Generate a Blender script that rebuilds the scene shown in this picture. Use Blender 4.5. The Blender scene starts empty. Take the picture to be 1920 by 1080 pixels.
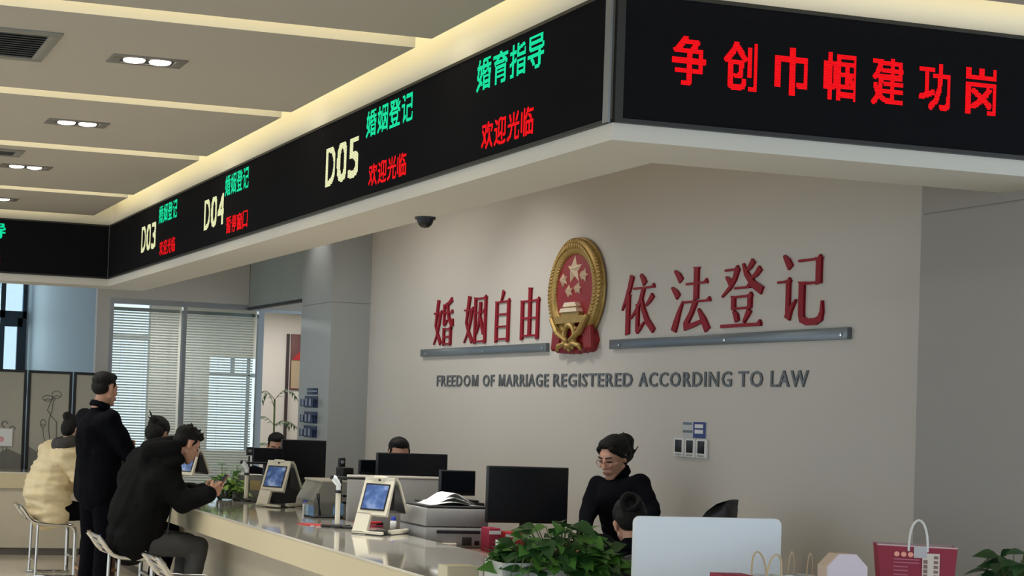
import bpy, bmesh, math, random
from mathutils import Vector, Matrix, noise
random.seed(7)
PI = math.pi
scn = bpy.context.scene
col = scn.collection

# ------------------------------------------------------------------ camera
# rows: image right, image down, view direction (x along the front fascia, y along the long counter, z up)
RC = ((0.96465542, -0.2607955, 0.03775749), (0.04254792, 0.01274503, -0.99901313), (0.26005691, 0.96530994, 0.02339087))
FPX, PX, PY = 2932.5, 360.82, 682.88
CAM = Vector((0.0, 0.0, 1.55))
cd = bpy.data.cameras.new('camera')
cam = bpy.data.objects.new('camera', cd)
col.objects.link(cam)
Rw, Dn, Fw = (Vector(r) for r in RC)
cam.matrix_world = Matrix(((Rw.x, -Dn.x, -Fw.x, CAM.x), (Rw.y, -Dn.y, -Fw.y, CAM.y), (Rw.z, -Dn.z, -Fw.z, CAM.z), (0, 0, 0, 1)))
cd.sensor_width = 36.0
cd.lens = FPX / 1920 * 36.0
cd.shift_x = (960 - PX) / 1920
cd.shift_y = (PY - 540) / 1920
cd.clip_start = 0.05
scn.camera = cam

# ------------------------------------------------------------------ world, exposure
scn.view_settings.view_transform = 'Standard'
scn.view_settings.look = 'None'
scn.view_settings.exposure = 0.0
scn.view_settings.gamma = 1.0
scn.view_settings.use_curve_mapping = False
wd = bpy.data.worlds.new('daylight')
scn.world = wd
wd.use_nodes = True
bgn = wd.node_tree.nodes['Background']
bgn.inputs[0].default_value = (0.72, 0.86, 1.0, 1)
bgn.inputs[1].default_value = 1.8

def area_light(name, loc, size, energy, color=(1, 1, 1), rot=(0, 0, 0), spread=PI):
    l = bpy.data.lights.new(name, 'AREA')
    l.shape = 'RECTANGLE'
    l.size, l.size_y = size
    l.energy = energy
    l.color = color
    l.spread = spread
    o = bpy.data.objects.new(name, l)
    o.location = loc
    o.rotation_euler = rot
    col.objects.link(o)
    return o

def spot_light(name, loc, target, energy, angle, color=(1, 1, 1), blend=0.6, radius=0.05):
    l = bpy.data.lights.new(name, 'SPOT')
    l.energy = energy
    l.spot_size = angle
    l.spot_blend = blend
    l.shadow_soft_size = radius
    l.color = color
    o = bpy.data.objects.new(name, l)
    o.location = loc
    o.rotation_euler = (Vector(target) - Vector(loc)).to_track_quat('-Z', 'Y').to_euler()
    col.objects.link(o)
    return o

FX, FY, FYB = 3.027, 5.277, 14.36      # bulkhead faces: long side, front side, far side
SOF, LEDB, LEDT, CEIL = 2.595, 2.66, 3.166, 3.23
WX = 5.6                               # sign wall
# warm light strips hidden above the ceiling edge along the bulkhead
WARM = (1.0, 0.88, 0.50)
area_light('cove_light', (2.76, 9.7, 3.37), (0.05, 8.8), 11, WARM, (0, math.radians(-100), 0))
area_light('cove_light', (-0.6, 14.14, 3.37), (6.6, 0.05), 10, WARM, (math.radians(100), 0, 0))
area_light('cove_light', (4.3, 5.02, 3.37), (2.6, 0.05), 4, WARM, (math.radians(100), 0, 0))
# office and room lights, with added lamps for counter and window bay
spot_light('wall_washer', (4.2, 10.7, 3.5), (5.6, 10.7, 1.75), 62, 1.5, (1, 0.96, 0.9), 1.0, 0.1)
spot_light('column_washer', (4.85, 14.6, 3.5), (5.3, 14.6, 2.8), 12, 1.4, (1, 0.97, 0.92), 1.0, 0.03)
area_light('office_light_and_fill', (4.3, 12.4, 3.48), (0.6, 1.2), 22, (1, 0.96, 0.9))
area_light('office_light_and_fill', (4.0, 8.6, 3.48), (0.6, 1.2), 2, (1, 0.96, 0.9))
area_light('office_light_and_fill', (3.95, 8.6, 3.48), (0.6, 1.4), 19, (1, 0.97, 0.92), spread=1.25)  # extra lamp added to brighten the counter top, narrow to spare the wall
area_light('window_daylight', (2.8, 22.3, 2.3), (0.5, 2.4), 62, (0.72, 0.9, 1.0), (math.radians(-90), 0, math.radians(62)))  # area lamp added outside the bay, standing in for daylight on its wall
area_light('back_room_light', (6.3, 18.2, 2.72), (0.8, 0.6), 16, (1, 0.95, 0.9))
area_light('meeting_light', (4.4, 18.3, 2.72), (1.2, 0.4), 40, (1, 0.98, 0.95))
for yy in (3.2, 7.6, 9.5, 11.5):
    spot_light('downlight_beam', (1.74, yy, 3.2), (1.74, yy, 0), 88, 1.5, (1, 0.96, 0.91), 0.7, 0.06)

for yy, en in ((6.5, 22), (10.0, 30), (13.2, 62)):
    area_light('hall_fill_light', (-1.0, yy, 3.22), (0.9, 0.9), en, (1, 0.97, 0.93))  # unseen lamps added to brighten the far counter and the people

# ------------------------------------------------------------------ helpers
def lin(c):
    return tuple(((v / 255) / 12.92 if v / 255 <= 0.04045 else ((v / 255 + 0.055) / 1.055) ** 2.4) for v in c)

MATS = {}
def mat(name, rgb, rough=0.6, metal=0.0, var=0.06, scale=8.0, bump=0.0, bscale=60.0, emit=None, estr=0.0, spec=0.5, coat=0.0, trans=0.0, alpha=1.0, sheen=0.0):
    if name in MATS:
        return MATS[name]
    m = bpy.data.materials.new(name)
    m.use_nodes = True
    nt = m.node_tree
    b = nt.nodes['Principled BSDF']
    c = lin(rgb)
    tc = nt.nodes.new('ShaderNodeTexCoord')
    if var > 0:
        nz = nt.nodes.new('ShaderNodeTexNoise')
        nz.inputs['Scale'].default_value = scale
        nz.inputs['Detail'].default_value = 4
        nt.links.new(tc.outputs['Object'], nz.inputs['Vector'])
        rp = nt.nodes.new('ShaderNodeMapRange')
        rp.inputs['To Min'].default_value = 1 - var
        rp.inputs['To Max'].default_value = 1 + var
        nt.links.new(nz.outputs['Fac'], rp.inputs['Value'])
        mx = nt.nodes.new('ShaderNodeVectorMath')
        mx.operation = 'SCALE'
        mx.inputs[0].default_value = c
        nt.links.new(rp.outputs['Result'], mx.inputs['Scale'])
        nt.links.new(mx.outputs['Vector'], b.inputs['Base Color'])
    else:
        b.inputs['Base Color'].default_value = (*c, 1)
    if bump > 0:
        n2 = nt.nodes.new('ShaderNodeTexNoise')
        n2.inputs['Scale'].default_value = bscale
        nt.links.new(tc.outputs['Object'], n2.inputs['Vector'])
        bp = nt.nodes.new('ShaderNodeBump')
        bp.inputs['Strength'].default_value = bump
        bp.inputs['Distance'].default_value = 0.02
        nt.links.new(n2.outputs['Fac'], bp.inputs['Height'])
        nt.links.new(bp.outputs['Normal'], b.inputs['Normal'])
    b.inputs['Roughness'].default_value = rough
    b.inputs['Metallic'].default_value = metal
    b.inputs['Specular IOR Level'].default_value = spec
    b.inputs['Coat Weight'].default_value = coat
    b.inputs['Coat Roughness'].default_value = 0.06
    b.inputs['Transmission Weight'].default_value = trans
    b.inputs['Alpha'].default_value = alpha
    b.inputs['Sheen Weight'].default_value = sheen
    if emit:
        b.inputs['Emission Color'].default_value = (*lin(emit), 1)
        b.inputs['Emission Strength'].default_value = estr
    MATS[name] = m
    return m

def glass_mat(name, tint=(235, 245, 245), refl=0.12, rough=0.0):
    if name in MATS:
        return MATS[name]
    m = bpy.data.materials.new(name)
    m.use_nodes = True
    nt = m.node_tree
    nt.nodes.remove(nt.nodes['Principled BSDF'])
    out = nt.nodes['Material Output']
    t = nt.nodes.new('ShaderNodeBsdfTransparent')
    t.inputs[0].default_value = (*lin(tint), 1)
    g = nt.nodes.new('ShaderNodeBsdfGlossy')
    g.inputs['Roughness'].default_value = rough
    fr = nt.nodes.new('ShaderNodeFresnel')
    fr.inputs[0].default_value = 1.45
    ad = nt.nodes.new('ShaderNodeMath')
    ad.operation = 'MULTIPLY'
    ad.inputs[1].default_value = refl / 0.04
    ad.use_clamp = True
    nt.links.new(fr.outputs[0], ad.inputs[0])
    mx = nt.nodes.new('ShaderNodeMixShader')
    nt.links.new(ad.outputs[0], mx.inputs[0])
    nt.links.new(t.outputs[0], mx.inputs[1])
    nt.links.new(g.outputs[0], mx.inputs[2])
    nt.links.new(mx.outputs[0], out.inputs[0])
    MATS[name] = m
    return m

def at(x, y, ax, v):
    """point on the plane axis=v seen at pixel (x, y)"""
    d = Rw * ((x - PX) / FPX) + Dn * ((y - PY) / FPX) + Fw
    i = 'XYZ'.index(ax)
    return CAM + d * ((v - CAM[i]) / d[i])

def W(x, y, d):
    return CAM + (Rw * ((x - PX) / FPX) + Dn * ((y - PY) / FPX) + Fw) * d

def tag(o, label=None, cat=None, group=None, kind=None):
    if label: o['label'] = label
    if cat: o['category'] = cat
    if group: o['group'] = group
    if kind: o['kind'] = kind
    return o

def thing(name, label, cat, loc, rz=0.0, group=None):
    o = bpy.data.objects.new(name, None)
    o.empty_display_size = 0.1
    o.location = loc
    o.rotation_euler = (0, 0, rz)
    col.objects.link(o)
    return tag(o, label, cat, group)

def link_mesh(name, me, m, parent=None):
    o = bpy.data.objects.new(name, me)
    col.objects.link(o)
    if m is not None:
        me.materials.append(m)
    if parent is not None:
        o.parent = parent
    return o

class MB:
    """collects shapes into one mesh"""
    def __init__(s):
        s.bm = bmesh.new()
    def box(s, a, b, bev=0.0, seg=2, M=None):
        a, b = Vector(a), Vector(b)
        r = bmesh.ops.create_cube(s.bm, size=1)
        vs = r['verts']
        c, d = (a + b) / 2, b - a
        for v in vs:
            v.co = Vector((v.co.x * d.x, v.co.y * d.y, v.co.z * d.z)) + c
        if bev > 0:
            es = list({e for v in vs for e in v.link_edges})
            q = bmesh.ops.bevel(s.bm, geom=es, offset=bev, segments=seg, profile=0.5, affect='EDGES')
            vs = list({v for f in q['faces'] for v in f.verts} | {v for v in vs if v.is_valid})
        if M is not None:
            for v in vs:
                v.co = M @ v.co
        return s
    def prism(s, pts, n0, n1, u=(1, 0, 0), v=(0, 0, 1), n=(0, 1, 0), o=(0, 0, 0)):
        """2D outline in (u, v) extruded from n0 to n1 along n"""
        u, v, n, o = Vector(u), Vector(v), Vector(n), Vector(o)
        A = [s.bm.verts.new(o + u * p[0] + v * p[1] + n * n0) for p in pts]
        B = [s.bm.verts.new(o + u * p[0] + v * p[1] + n * n1) for p in pts]
        k = len(pts)
        try:
            s.bm.faces.new(A[::-1]); s.bm.faces.new(B)
        except ValueError:
            pass
        for i in range(k):
            s.bm.faces.new((A[i], A[(i + 1) % k], B[(i + 1) % k], B[i]))
        return s
    def quad(s, a, b, c, d):
        s.bm.faces.new([s.bm.verts.new(Vector(p)) for p in (a, b, c, d)])
        return s
    def tube(s, pts, r, seg=10, close=False, cap=True):
        pts = [Vector(p) for p in pts]
        n = len(pts)
        rs = r if isinstance(r, (list, tuple)) else [r] * n
        rings = []
        ref = None
        for i, p in enumerate(pts):
            if close:
                t = (pts[(i + 1) % n] - pts[i - 1]).normalized()
            else:
                t = (pts[min(i + 1, n - 1)] - pts[max(i - 1, 0)]).normalized()
            if ref is None:
                ref = Vector((0, 0, 1)) if abs(t.z) < 0.9 else Vector((1, 0, 0))
            a = (ref - t * ref.dot(t))
            if a.length < 1e-4:
                a = t.orthogonal()
            a.normalize()
            ref = a
            b = t.cross(a)
            rings.append([s.bm.verts.new(p + (a * math.cos(2 * PI * k / seg) + b * math.sin(2 * PI * k / seg)) * rs[i]) for k in range(seg)])
        m = n if close else n - 1
        for i in range(m):
            A, B = rings[i], rings[(i + 1) % n]
            for k in range(seg):
                s.bm.faces.new((A[k], A[(k + 1) % seg], B[(k + 1) % seg], B[k]))
        if cap and not close:
            s.bm.faces.new(rings[0][::-1]); s.bm.faces.new(rings[-1])
        return s
    def lathe(s, prof, o=(0, 0, 0), seg=24, M=None):
        """profile of (radius, height) turned about z"""
        o = Vector(o)
        rings = []
        for r, z in prof:
            if r < 1e-5:
                rings.append([s.bm.verts.new(o + Vector((0, 0, z)))])
            else:
                rings.append([s.bm.verts.new(o + Vector((r * math.cos(2 * PI * k / seg), r * math.sin(2 * PI * k / seg), z))) for k in range(seg)])
        for A, B in zip(rings, rings[1:]):
            for k in range(seg):
                q = [A[k % len(A)], A[(k + 1) % len(A)], B[(k + 1) % len(B)], B[k % len(B)]]
                q = list(dict.fromkeys(q))
                if len(q) > 2:
                    s.bm.faces.new(q)
        if M is not None:
            for R in rings:
                for v in R:
                    v.co = M @ v.co
        return s
    def ball(s, c, r, M=None, seg=16):
        """ellipsoid; r is a number or three radii; M a 3x3 rotation"""
        c = Vector(c)
        r = (r, r, r) if not isinstance(r, (tuple, list)) else r
        q = bmesh.ops.create_uvsphere(s.bm, u_segments=seg, v_segments=max(6, seg * 2 // 3), radius=1)
        for v in q['verts']:
            p = Vector((v.co.x * r[0], v.co.y * r[1], v.co.z * r[2]))
            v.co = c + (M @ p if M is not None else p)
        return s
    def cap(s, p0, r0, p1, r1, seg=14):
        """tapered capsule"""
        p0, p1 = Vector(p0), Vector(p1)
        t = p1 - p0
        L = t.length
        if L < 1e-5:
            return s.ball(p0, max(r0, r1))
        t /= L
        pts, rs = [], []
        for k in range(5):
            a = PI / 2 * (1 - k / 4)
            pts.append(p0 - t * (r0 * math.sin(a))); rs.append(max(r0 * math.cos(a), 1e-4))
        for k in range(1, 4):
            pts.append(p0 + t * L * k / 4); rs.append(r0 + (r1 - r0) * k / 4)
        for k in range(5):
            a = PI / 2 * k / 4
            pts.append(p1 + t * (r1 * math.sin(a))); rs.append(max(r1 * math.cos(a), 1e-4))
        # straight sweep
        a = t.orthogonal().normalized()
        b = t.cross(a)
        rings = [[s.bm.verts.new(p + (a * math.cos(2 * PI * k / seg) + b * math.sin(2 * PI * k / seg)) * r) for k in range(seg)] for p, r in zip(pts, rs)]
        for A, B in zip(rings, rings[1:]):
            for k in range(seg):
                s.bm.faces.new((A[k], A[(k + 1) % seg], B[(k + 1) % seg], B[k]))
        s.bm.faces.new(rings[0][::-1]); s.bm.faces.new(rings[-1])
        return s
    def mesh(s, name, smooth=True, ang=40):
        bmesh.ops.recalc_face_normals(s.bm, faces=s.bm.faces)
        me = bpy.data.meshes.new(name)
        s.bm.to_mesh(me)
        s.bm.free()
        if smooth:
            for p in me.polygons:
                p.use_smooth = True
            me.set_sharp_from_angle(angle=math.radians(ang))
        return me
    def build(s, name, m, parent=None, smooth=True, ang=40):
        return link_mesh(name, s.mesh(name, smooth, ang), m, parent)

def struct(name, mb, m, smooth=True):
    o = mb.build(name, m, None, smooth)
    return tag(o, kind='structure')

def blob(name, mb, m, parent=None, voxel=0.012, smooth=3, wrinkle=0.0, wscale=9.0, stretch=(1, 1, 1), fold=0.0):
    """fuse overlapping shapes into one continuous skin"""
    me = mb.mesh(name, False)
    o = bpy.data.objects.new(name, me)
    col.objects.link(o)
    r = o.modifiers.new('r', 'REMESH'); r.mode = 'VOXEL'; r.voxel_size = voxel
    if smooth:
        q = o.modifiers.new('s', 'SMOOTH'); q.iterations = smooth; q.factor = 0.5
    dg = bpy.context.evaluated_depsgraph_get()
    me2 = bpy.data.meshes.new_from_object(o.evaluated_get(dg))
    bpy.data.objects.remove(o)
    if wrinkle > 0:
        off = Vector((random.random() * 9, random.random() * 9, random.random() * 9))
        mv = []
        for v in me2.vertices:
            p = v.co
            q = Vector((p.x * stretch[0], p.y * stretch[1], p.z * stretch[2])) * wscale + off
            h = noise.noise(q) + 0.5 * noise.noise(q * 2.1) 
            if fold > 0:
                h += fold * (1 - abs(noise.noise(q * 0.7)) * 3)
            mv.append(v.normal * (h * wrinkle))
        for v, d in zip(me2.vertices, mv):
            v.co += d
    for p in me2.polygons:
        p.use_smooth = True
    me2.materials.clear()
    return link_mesh(name, me2, m, parent)

def copy_tree(o, parent=None):
    c = o.copy()
    col.objects.link(c)
    c.parent = parent
    for ch in list(o.children):
        copy_tree(ch, c)
    return c

# ------------------------------------------------------------------ materials
M_WALL = mat('wall_paint', (205, 199, 190), 0.7, var=0.02, scale=1.5)
M_PANEL = mat('column_panel', (164, 167, 165), 0.28, var=0.02, scale=1.0)
M_WHITE = mat('white_paint', (222, 217, 206), 0.6, var=0.02, scale=1.5)
M_CEIL = mat('ceiling_paint', (190, 184, 174), 0.75, var=0.02, scale=1.2)
M_SLOT = mat('slot_cream', (240, 228, 190), 0.7, var=0.02, emit=(255, 247, 206), estr=2.7)
M_FLOOR = mat('floor_tile', (214, 206, 190), 0.22, var=0.05, scale=2.0)
M_COUNTER = mat('counter_stone', (230, 224, 210), 0.10, var=0.02, scale=3.0, coat=1.0)
M_APRON = mat('counter_apron', (216, 202, 168), 0.45, var=0.02, scale=2.0)
M_LED = mat('led_glass', (26, 26, 29), 0.85, var=0.1, scale=20, spec=0.03)
M_LEDFRAME = mat('led_frame', (58, 58, 56), 0.45, metal=0.5, var=0.1, scale=12)
M_BLACK = mat('black_plastic', (16, 17, 19), 0.42, var=0.1, scale=14)
M_SCREEN = mat('dark_screen', (10, 13, 20), 0.22, var=0.1, scale=3)
M_DARK = mat('dark_plastic', (40, 41, 43), 0.5, var=0.08, scale=14)
M_WPLAST = mat('white_plastic', (226, 220, 202), 0.35, var=0.02)
M_GPLAST = mat('grey_plastic', (160, 160, 158), 0.45, var=0.03)
M_LGREY = mat('light_grey_board', (158, 158, 154), 0.55, var=0.03)
M_SILVER = mat('silver_shell', (240, 246, 252), 0.4, metal=0.0, var=0.01)
M_CHROME = mat('chrome', (214, 214, 212), 0.10, metal=1.0, var=0.02)
M_ALU = mat('aluminium', (150, 154, 156), 0.35, metal=0.7, var=0.03)
M_GREYBAR = mat('grey_bar', (112, 120, 124), 0.25, metal=0.3, var=0.04)
M_GLASS = glass_mat('pane_glass', (240, 245, 244), 0.07)
M_GREENGLASS = mat('green_glass_panel', (160, 168, 162), 0.12, var=0.03)
M_BLIND = mat('blind_slat', (226, 228, 226), 0.55, var=0.03)
M_WOOD = mat('brown_wood', (86, 60, 46), 0.45, var=0.25, scale=6)
M_SKIN = mat('skin', (196, 148, 124), 0.55, var=0.06, scale=25)
M_LIP = mat('lip', (172, 112, 100), 0.5, var=0.05)
M_HAIR = mat('black_hair', (11, 10, 10), 0.6, spec=0.25, var=0.3, scale=40, bump=0.5, bscale=140)
M_NAVY = mat('navy_cloth', (11, 12, 18), 0.95, spec=0.08, var=0.15, scale=20, bump=0.2, bscale=90)
M_BLKJ = mat('black_jacket', (15, 15, 16), 0.9, spec=0.12, var=0.15, scale=12, bump=0.15, bscale=60)
M_GREYCLOTH = mat('grey_trousers', (62, 62, 62), 0.85, var=0.1, scale=16)
M_BEIGE = mat('beige_jacket', (226, 208, 168), 0.6, var=0.08, scale=8)
M_LEAF = mat('pothos_leaf', (76, 126, 50), 0.42, var=0.35, scale=9)
M_LEAFD = mat('dark_leaf', (42, 80, 38), 0.42, var=0.3, scale=9)
M_LEAFY = mat('young_leaf', (142, 182, 84), 0.45, var=0.3, scale=12)
M_STEM = mat('stem', (96, 112, 60), 0.6, var=0.2, scale=20)
M_SOIL = mat('soil', (52, 38, 28), 0.95, var=0.3, scale=30)
M_RED = mat('red_letter', (146, 14, 32), 0.45, spec=0.25, var=0.05, scale=6)
M_GOLD = mat('gold', (176, 146, 84), 0.45, metal=0.55, var=0.25, scale=30)
M_GOLDHI = mat('pale_gold', (250, 228, 198), 0.35, metal=0.15, var=0.06)
M_LETTER = mat('grey_letter', (104, 107, 108), 0.4, metal=0.3, var=0.05)
M_PAPER = mat('paper', (226, 226, 224), 0.8, var=0.02)
M_BLUE = mat('blue_board', (24, 44, 84), 0.4, var=0.08)
M_MAROON = mat('maroon', (150, 32, 60), 0.55, var=0.06)
M_REDP = mat('red_paper', (176, 36, 40), 0.6, var=0.08)
M_KRAFT = mat('kraft_paper', (208, 184, 150), 0.8, var=0.08, scale=30)
M_PINK = mat('pale_pink_card', (226, 212, 224), 0.6, var=0.02)
M_LEDRED = mat('led_red', (40, 0, 0), 0.6, var=0, spec=0.05, emit=(255, 16, 26), estr=1.0)
M_LEDGREEN = mat('led_green', (0, 40, 24), 0.6, var=0, spec=0.05, emit=(18, 236, 168), estr=1.0)
M_LEDWHITE = mat('led_white', (60, 60, 40), 0.5, var=0, emit=(238, 240, 186), estr=1.0)
M_LAMP = mat('lamp_lens', (255, 255, 250), 0.4, var=0, emit=(255, 250, 240), estr=6.0)
M_TUBE = mat('tube_lamp', (255, 255, 250), 0.4, var=0, emit=(245, 245, 255), estr=1.6)

# ------------------------------------------------------------------ the setting
struct('floor', MB().box((-8, -6, -0.1), (9, 23, 0)), M_FLOOR, False)
cp = MB()
for x0, x1, y0, y1 in ((-8, 2.827, 4.78, 6.54), (-8, 2.827, 6.73, 8.52), (-8, 2.827, 8.70, 10.32), (-8, 2.827, 10.52, 12.57),
                       (-8, 2.827, 12.77, 14.2), (2.827, 8, 4.78, 5.07), (-8, 8, 2.78, 4.6), (-8, 8, -6, 2.6)):
    cp.box((x0, y0, CEIL), (x1, y1, CEIL + 0.1))
struct('ceiling', cp, M_CEIL, False)
struct('ceiling_upper', MB().box((-8, -6, 3.55), (9, 17, 3.65)), M_WHITE, False)
sl = MB()
for y0, y1 in ((6.54, 6.73), (8.52, 8.70), (10.32, 10.52), (12.57, 12.77), (4.6, 4.78), (2.6, 2.78)):
    sl.box((-8, y0 - 0.12, 3.345), (2.84, y1 + 0.12, 3.36))
tag(sl.build('trim_1', M_SLOT, None, False), kind='structure')
BULK = [(-8, FYB), (FX, FYB), (FX, FY), (5.2, FY), (5.2, 5.686), (3.447, 5.686), (3.447, 14.75), (-8, 14.75)]
XY = dict(u=(1, 0, 0), v=(0, 1, 0), n=(0, 0, 1))
struct('wall_bulkhead', MB().prism(BULK, SOF, 3.55, **XY), M_WHITE, False)
struct('wall_right', MB().box((WX, 6.2, 0), (WX + 0.15, 14.23, 3.55)), M_WALL, False)
def column(name, x0, x1, y0, y1, cm=None):
    m = MB()
    m.box((x0, y0, 0), (x1, y1, 2.552)).box((x0, y0, 2.559), (x1, y1, 3.55)).box((x0 + 0.008, y0 + 0.008, 2.54), (x1, y1 - 0.008, 2.57))
    struct(name, m, cm or M_PANEL, False)
column('wall_column_left', 5.2, 5.9, 14.22, 15.1)
column('wall_column_right', 5.202, 6.0, 5.28, 6.21, mat('warm_column_panel', (156, 150, 142), 0.4, var=0.02, scale=1.0))
# transom of green glass between the column and the meeting room corner
struct('window_1', MB().box((5.205, 15.1, 2.63), (5.225, 16.97, 3.55)), M_GREENGLASS, False)
struct('trim_2', MB().box((5.19, 15.1, 2.60), (5.24, 16.97, 2.632)), M_DARK, False)
# meeting room partition
pw = MB()
pw.box((3.455, 16.95, 0), (3.60, 17.05, 3.55)).box((3.60, 16.95, 2.66), (5.2, 17.05, 3.55)).box((5.2, 16.96, 2.62), (8, 17.04, 3.55))
struct('wall_partition', pw, M_WALL, False)
fr = MB()
for x in (3.60, 4.44):
    fr.box((x - 0.0, 16.955, 0), (x + 0.045, 17.03, 2.66))
fr.box((5.33, 16.955, 0), (5.395, 17.03, 2.62)).box((3.60, 16.957, 2.60), (5.33, 17.03, 2.66)).box((3.60, 16.957, 0), (5.33, 17.03, 0.09))
fr.box((5.395, 16.957, 2.585), (7.9, 17.03, 2.62))
struct('trim_3', fr, M_ALU, False)
for i, (a, b) in enumerate(((3.645, 4.44), (4.485, 5.33))):
    g = MB().box((a, 16.985, 0.09), (b, 16.995, 2.60)).build('window_%d' % (i + 2), M_GLASS, None, False)
    tag(g, kind='structure')
    t = thing('window_blind', 'white horizontal slat blind behind the %s glass pane of the partition' % ('wide left' if i == 0 else 'right'), 'blind', (a, 17.1, 0), 0, 'slat blinds behind the partition glass')
    s = MB()
    z = 0.02
    while z < 2.52:
        c, w = 0.012 * math.cos(math.radians(40)), 0.012 * math.sin(math.radians(40))
        s.prism([(-c, z + w), (c, z - w), (c + 0.001, z - w + 0.001), (-c + 0.001, z + w + 0.001)], 0.01, b - a - 0.01, u=(0, 1, 0), v=(0, 0, 1), n=(1, 0, 0))
        z += 0.030
    sb = s.build('slats', M_BLIND, t, False)
    MB().box((0.005, -0.02, 2.53), (b - a - 0.005, 0.02, 2.57)).build('head_rail', M_ALU, t, False)
    cd_ = MB()
    for f in (0.15, 0.5, 0.85):
        cd_.tube([((b - a) * f, -0.013, 0.005), ((b - a) * f, -0.013, 2.53)], 0.0012, 5)
    cd_.build('ladder_cord', M_BLIND, t)
# rooms behind the partition
bw = MB()
for x0, x1, z0, z1 in ((3.56, 4.09, 0, 2.75), (4.09, 4.61, 0, 0.2), (4.61, 5.40, 0, 2.75), (5.40, 6.06, 0, 0.93), (5.40, 6.06, 2.12, 2.75), (6.06, 8, 0, 2.75)):
    bw.box((x0, 19.2, z0), (x1, 19.32, z1))
struct('wall_back_room', bw, M_WALL, False)
wf = MB()
wf.box((4.09, 19.22, 2.3), (4.61, 19.28, 2.35)).box((5.40, 19.22, 1.88), (6.06, 19.28, 1.93)).box((5.70, 19.22, 1.93), (5.74, 19.28, 2.12)).box((5.92, 19.22, 0.93), (5.95, 19.28, 2.12))
struct('window_4', wf, M_ALU, False)
struct('ceiling_back_room', MB().box((3.56, 17.05, 2.75), (8, 19.32, 2.85)), M_WHITE, False)
struct('wall_side', MB().box((8, 14.2, 0), (8.1, 19.32, 3.55)), M_WALL, False)
# window bay at the far left
struct('wall_nook', MB().box((3.455, 17.05, 0), (3.6, 22, 3.55)), mat('nook_daylight_tint', (146, 156, 162), 0.6, var=0.02), False)  # bluish tone of the daylight is put into this wall colour
struct('ceiling_nook', MB().box((-8, 17, 3.55), (3.6, 22, 3.65)), M_WHITE, False)
wm = MB()
for x in (-3.2, -1.6, 0.0, 1.6, 3.08):
    wm.box((x, 21.9, 0), (x + (0.09 if x < 3 else 0.07), 22, 3.55))
wm.box((3.40, 21.9, 0), (3.455, 22, 3.55)).box((-8, 21.9, 2.62), (3.455, 22, 2.72)).box((-8, 21.9, 0), (3.455, 22, 0.5))
wm.box((3.15, 21.9, 2.50), (3.40, 21.96, 2.62)).box((3.33, 21.9, 0.5), (3.40, 21.96, 2.62))
struct('window_5', wm, mat('blue_grey_frame', (62, 74, 84), 0.4, metal=0.4), False)
struct('window_6', MB().box((-8, 21.955, 0.5), (3.40, 21.965, 3.5)), M_GLASS, False)
# building outside the far window
bt = thing('office_building', 'blue and white striped building outside the far left window', 'building', (2.6, 30, 0))
MB().box((-14, 0, -6), (2.2, 6, 1.2)).build('lower_facade', mat('tan_facade', (142, 122, 100), 0.7), bt, False)
MB().box((-14, 0.3, 1.2), (2.2, 6, 9)).build('upper_facade', mat('blue_facade', (92, 150, 204), 0.3, var=0.05), bt, False)
st = MB()
for k in range(12):
    st.box((-13.2 + k * 1.35, 0.15, 1.2), (-12.75 + k * 1.35, 0.35, 9))
st.build('pilasters', mat('white_facade', (226, 236, 240), 0.7), bt, False)
box_ = MB().box((3.02, 21.5, 1.60), (3.22, 21.88, 1.83), 0.004)
tag(box_.build('cardboard_box', mat('tan_card', (120, 98, 78), 0.8), None, False), 'tan cardboard box on the sill of the far left window', 'box')
MB_sill = MB().box((0, 21.4, 1.55), (3.45, 21.9, 1.60))
struct('trim_4', MB_sill, M_WHITE, False)

# ------------------------------------------------------------------ ceiling fittings
for i, (px, py) in enumerate(((276, 114), (144.5, 230.5), (48, 312.5), (-8, 372))):
    p = at(px, py, 'Z', CEIL)
    w = ('nearest the camera, to the right of the large grille', 'second from the camera', 'third from the camera, beside the small far grille', 'farthest, cut by the left edge of the photo')[i]
    t = thing('recessed_downlight', 'twin round ceiling downlight, ' + w, 'ceiling light', (p.x, p.y, CEIL), 0, 'twin recessed downlights')
    f = MB()
    for a, b in (((-0.19, -0.095, -0.006), (0.19, -0.06, 0.004)), ((-0.19, 0.06, -0.006), (0.19, 0.095, 0.004)), ((-0.19, -0.06, -0.006), (-0.135, 0.06, 0.004)), ((0.135, -0.06, -0.006), (0.19, 0.06, 0.004))):
        f.box(a, b, 0.002)
    f.build('frame', mat('downlight_frame', (132, 126, 118), 0.4, metal=0.3), t)
    MB().box((-0.135, -0.06, -0.002), (0.135, 0.06, 0.0)).build('recess', M_BLACK, t, False)
    for s in (-1, 1):
        MB().lathe([(0, -0.014), (0.03, -0.013), (0.052, -0.008), (0.056, -0.002)], (s * 0.066, 0, 0)).build('lamp', M_LAMP, t)
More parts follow.
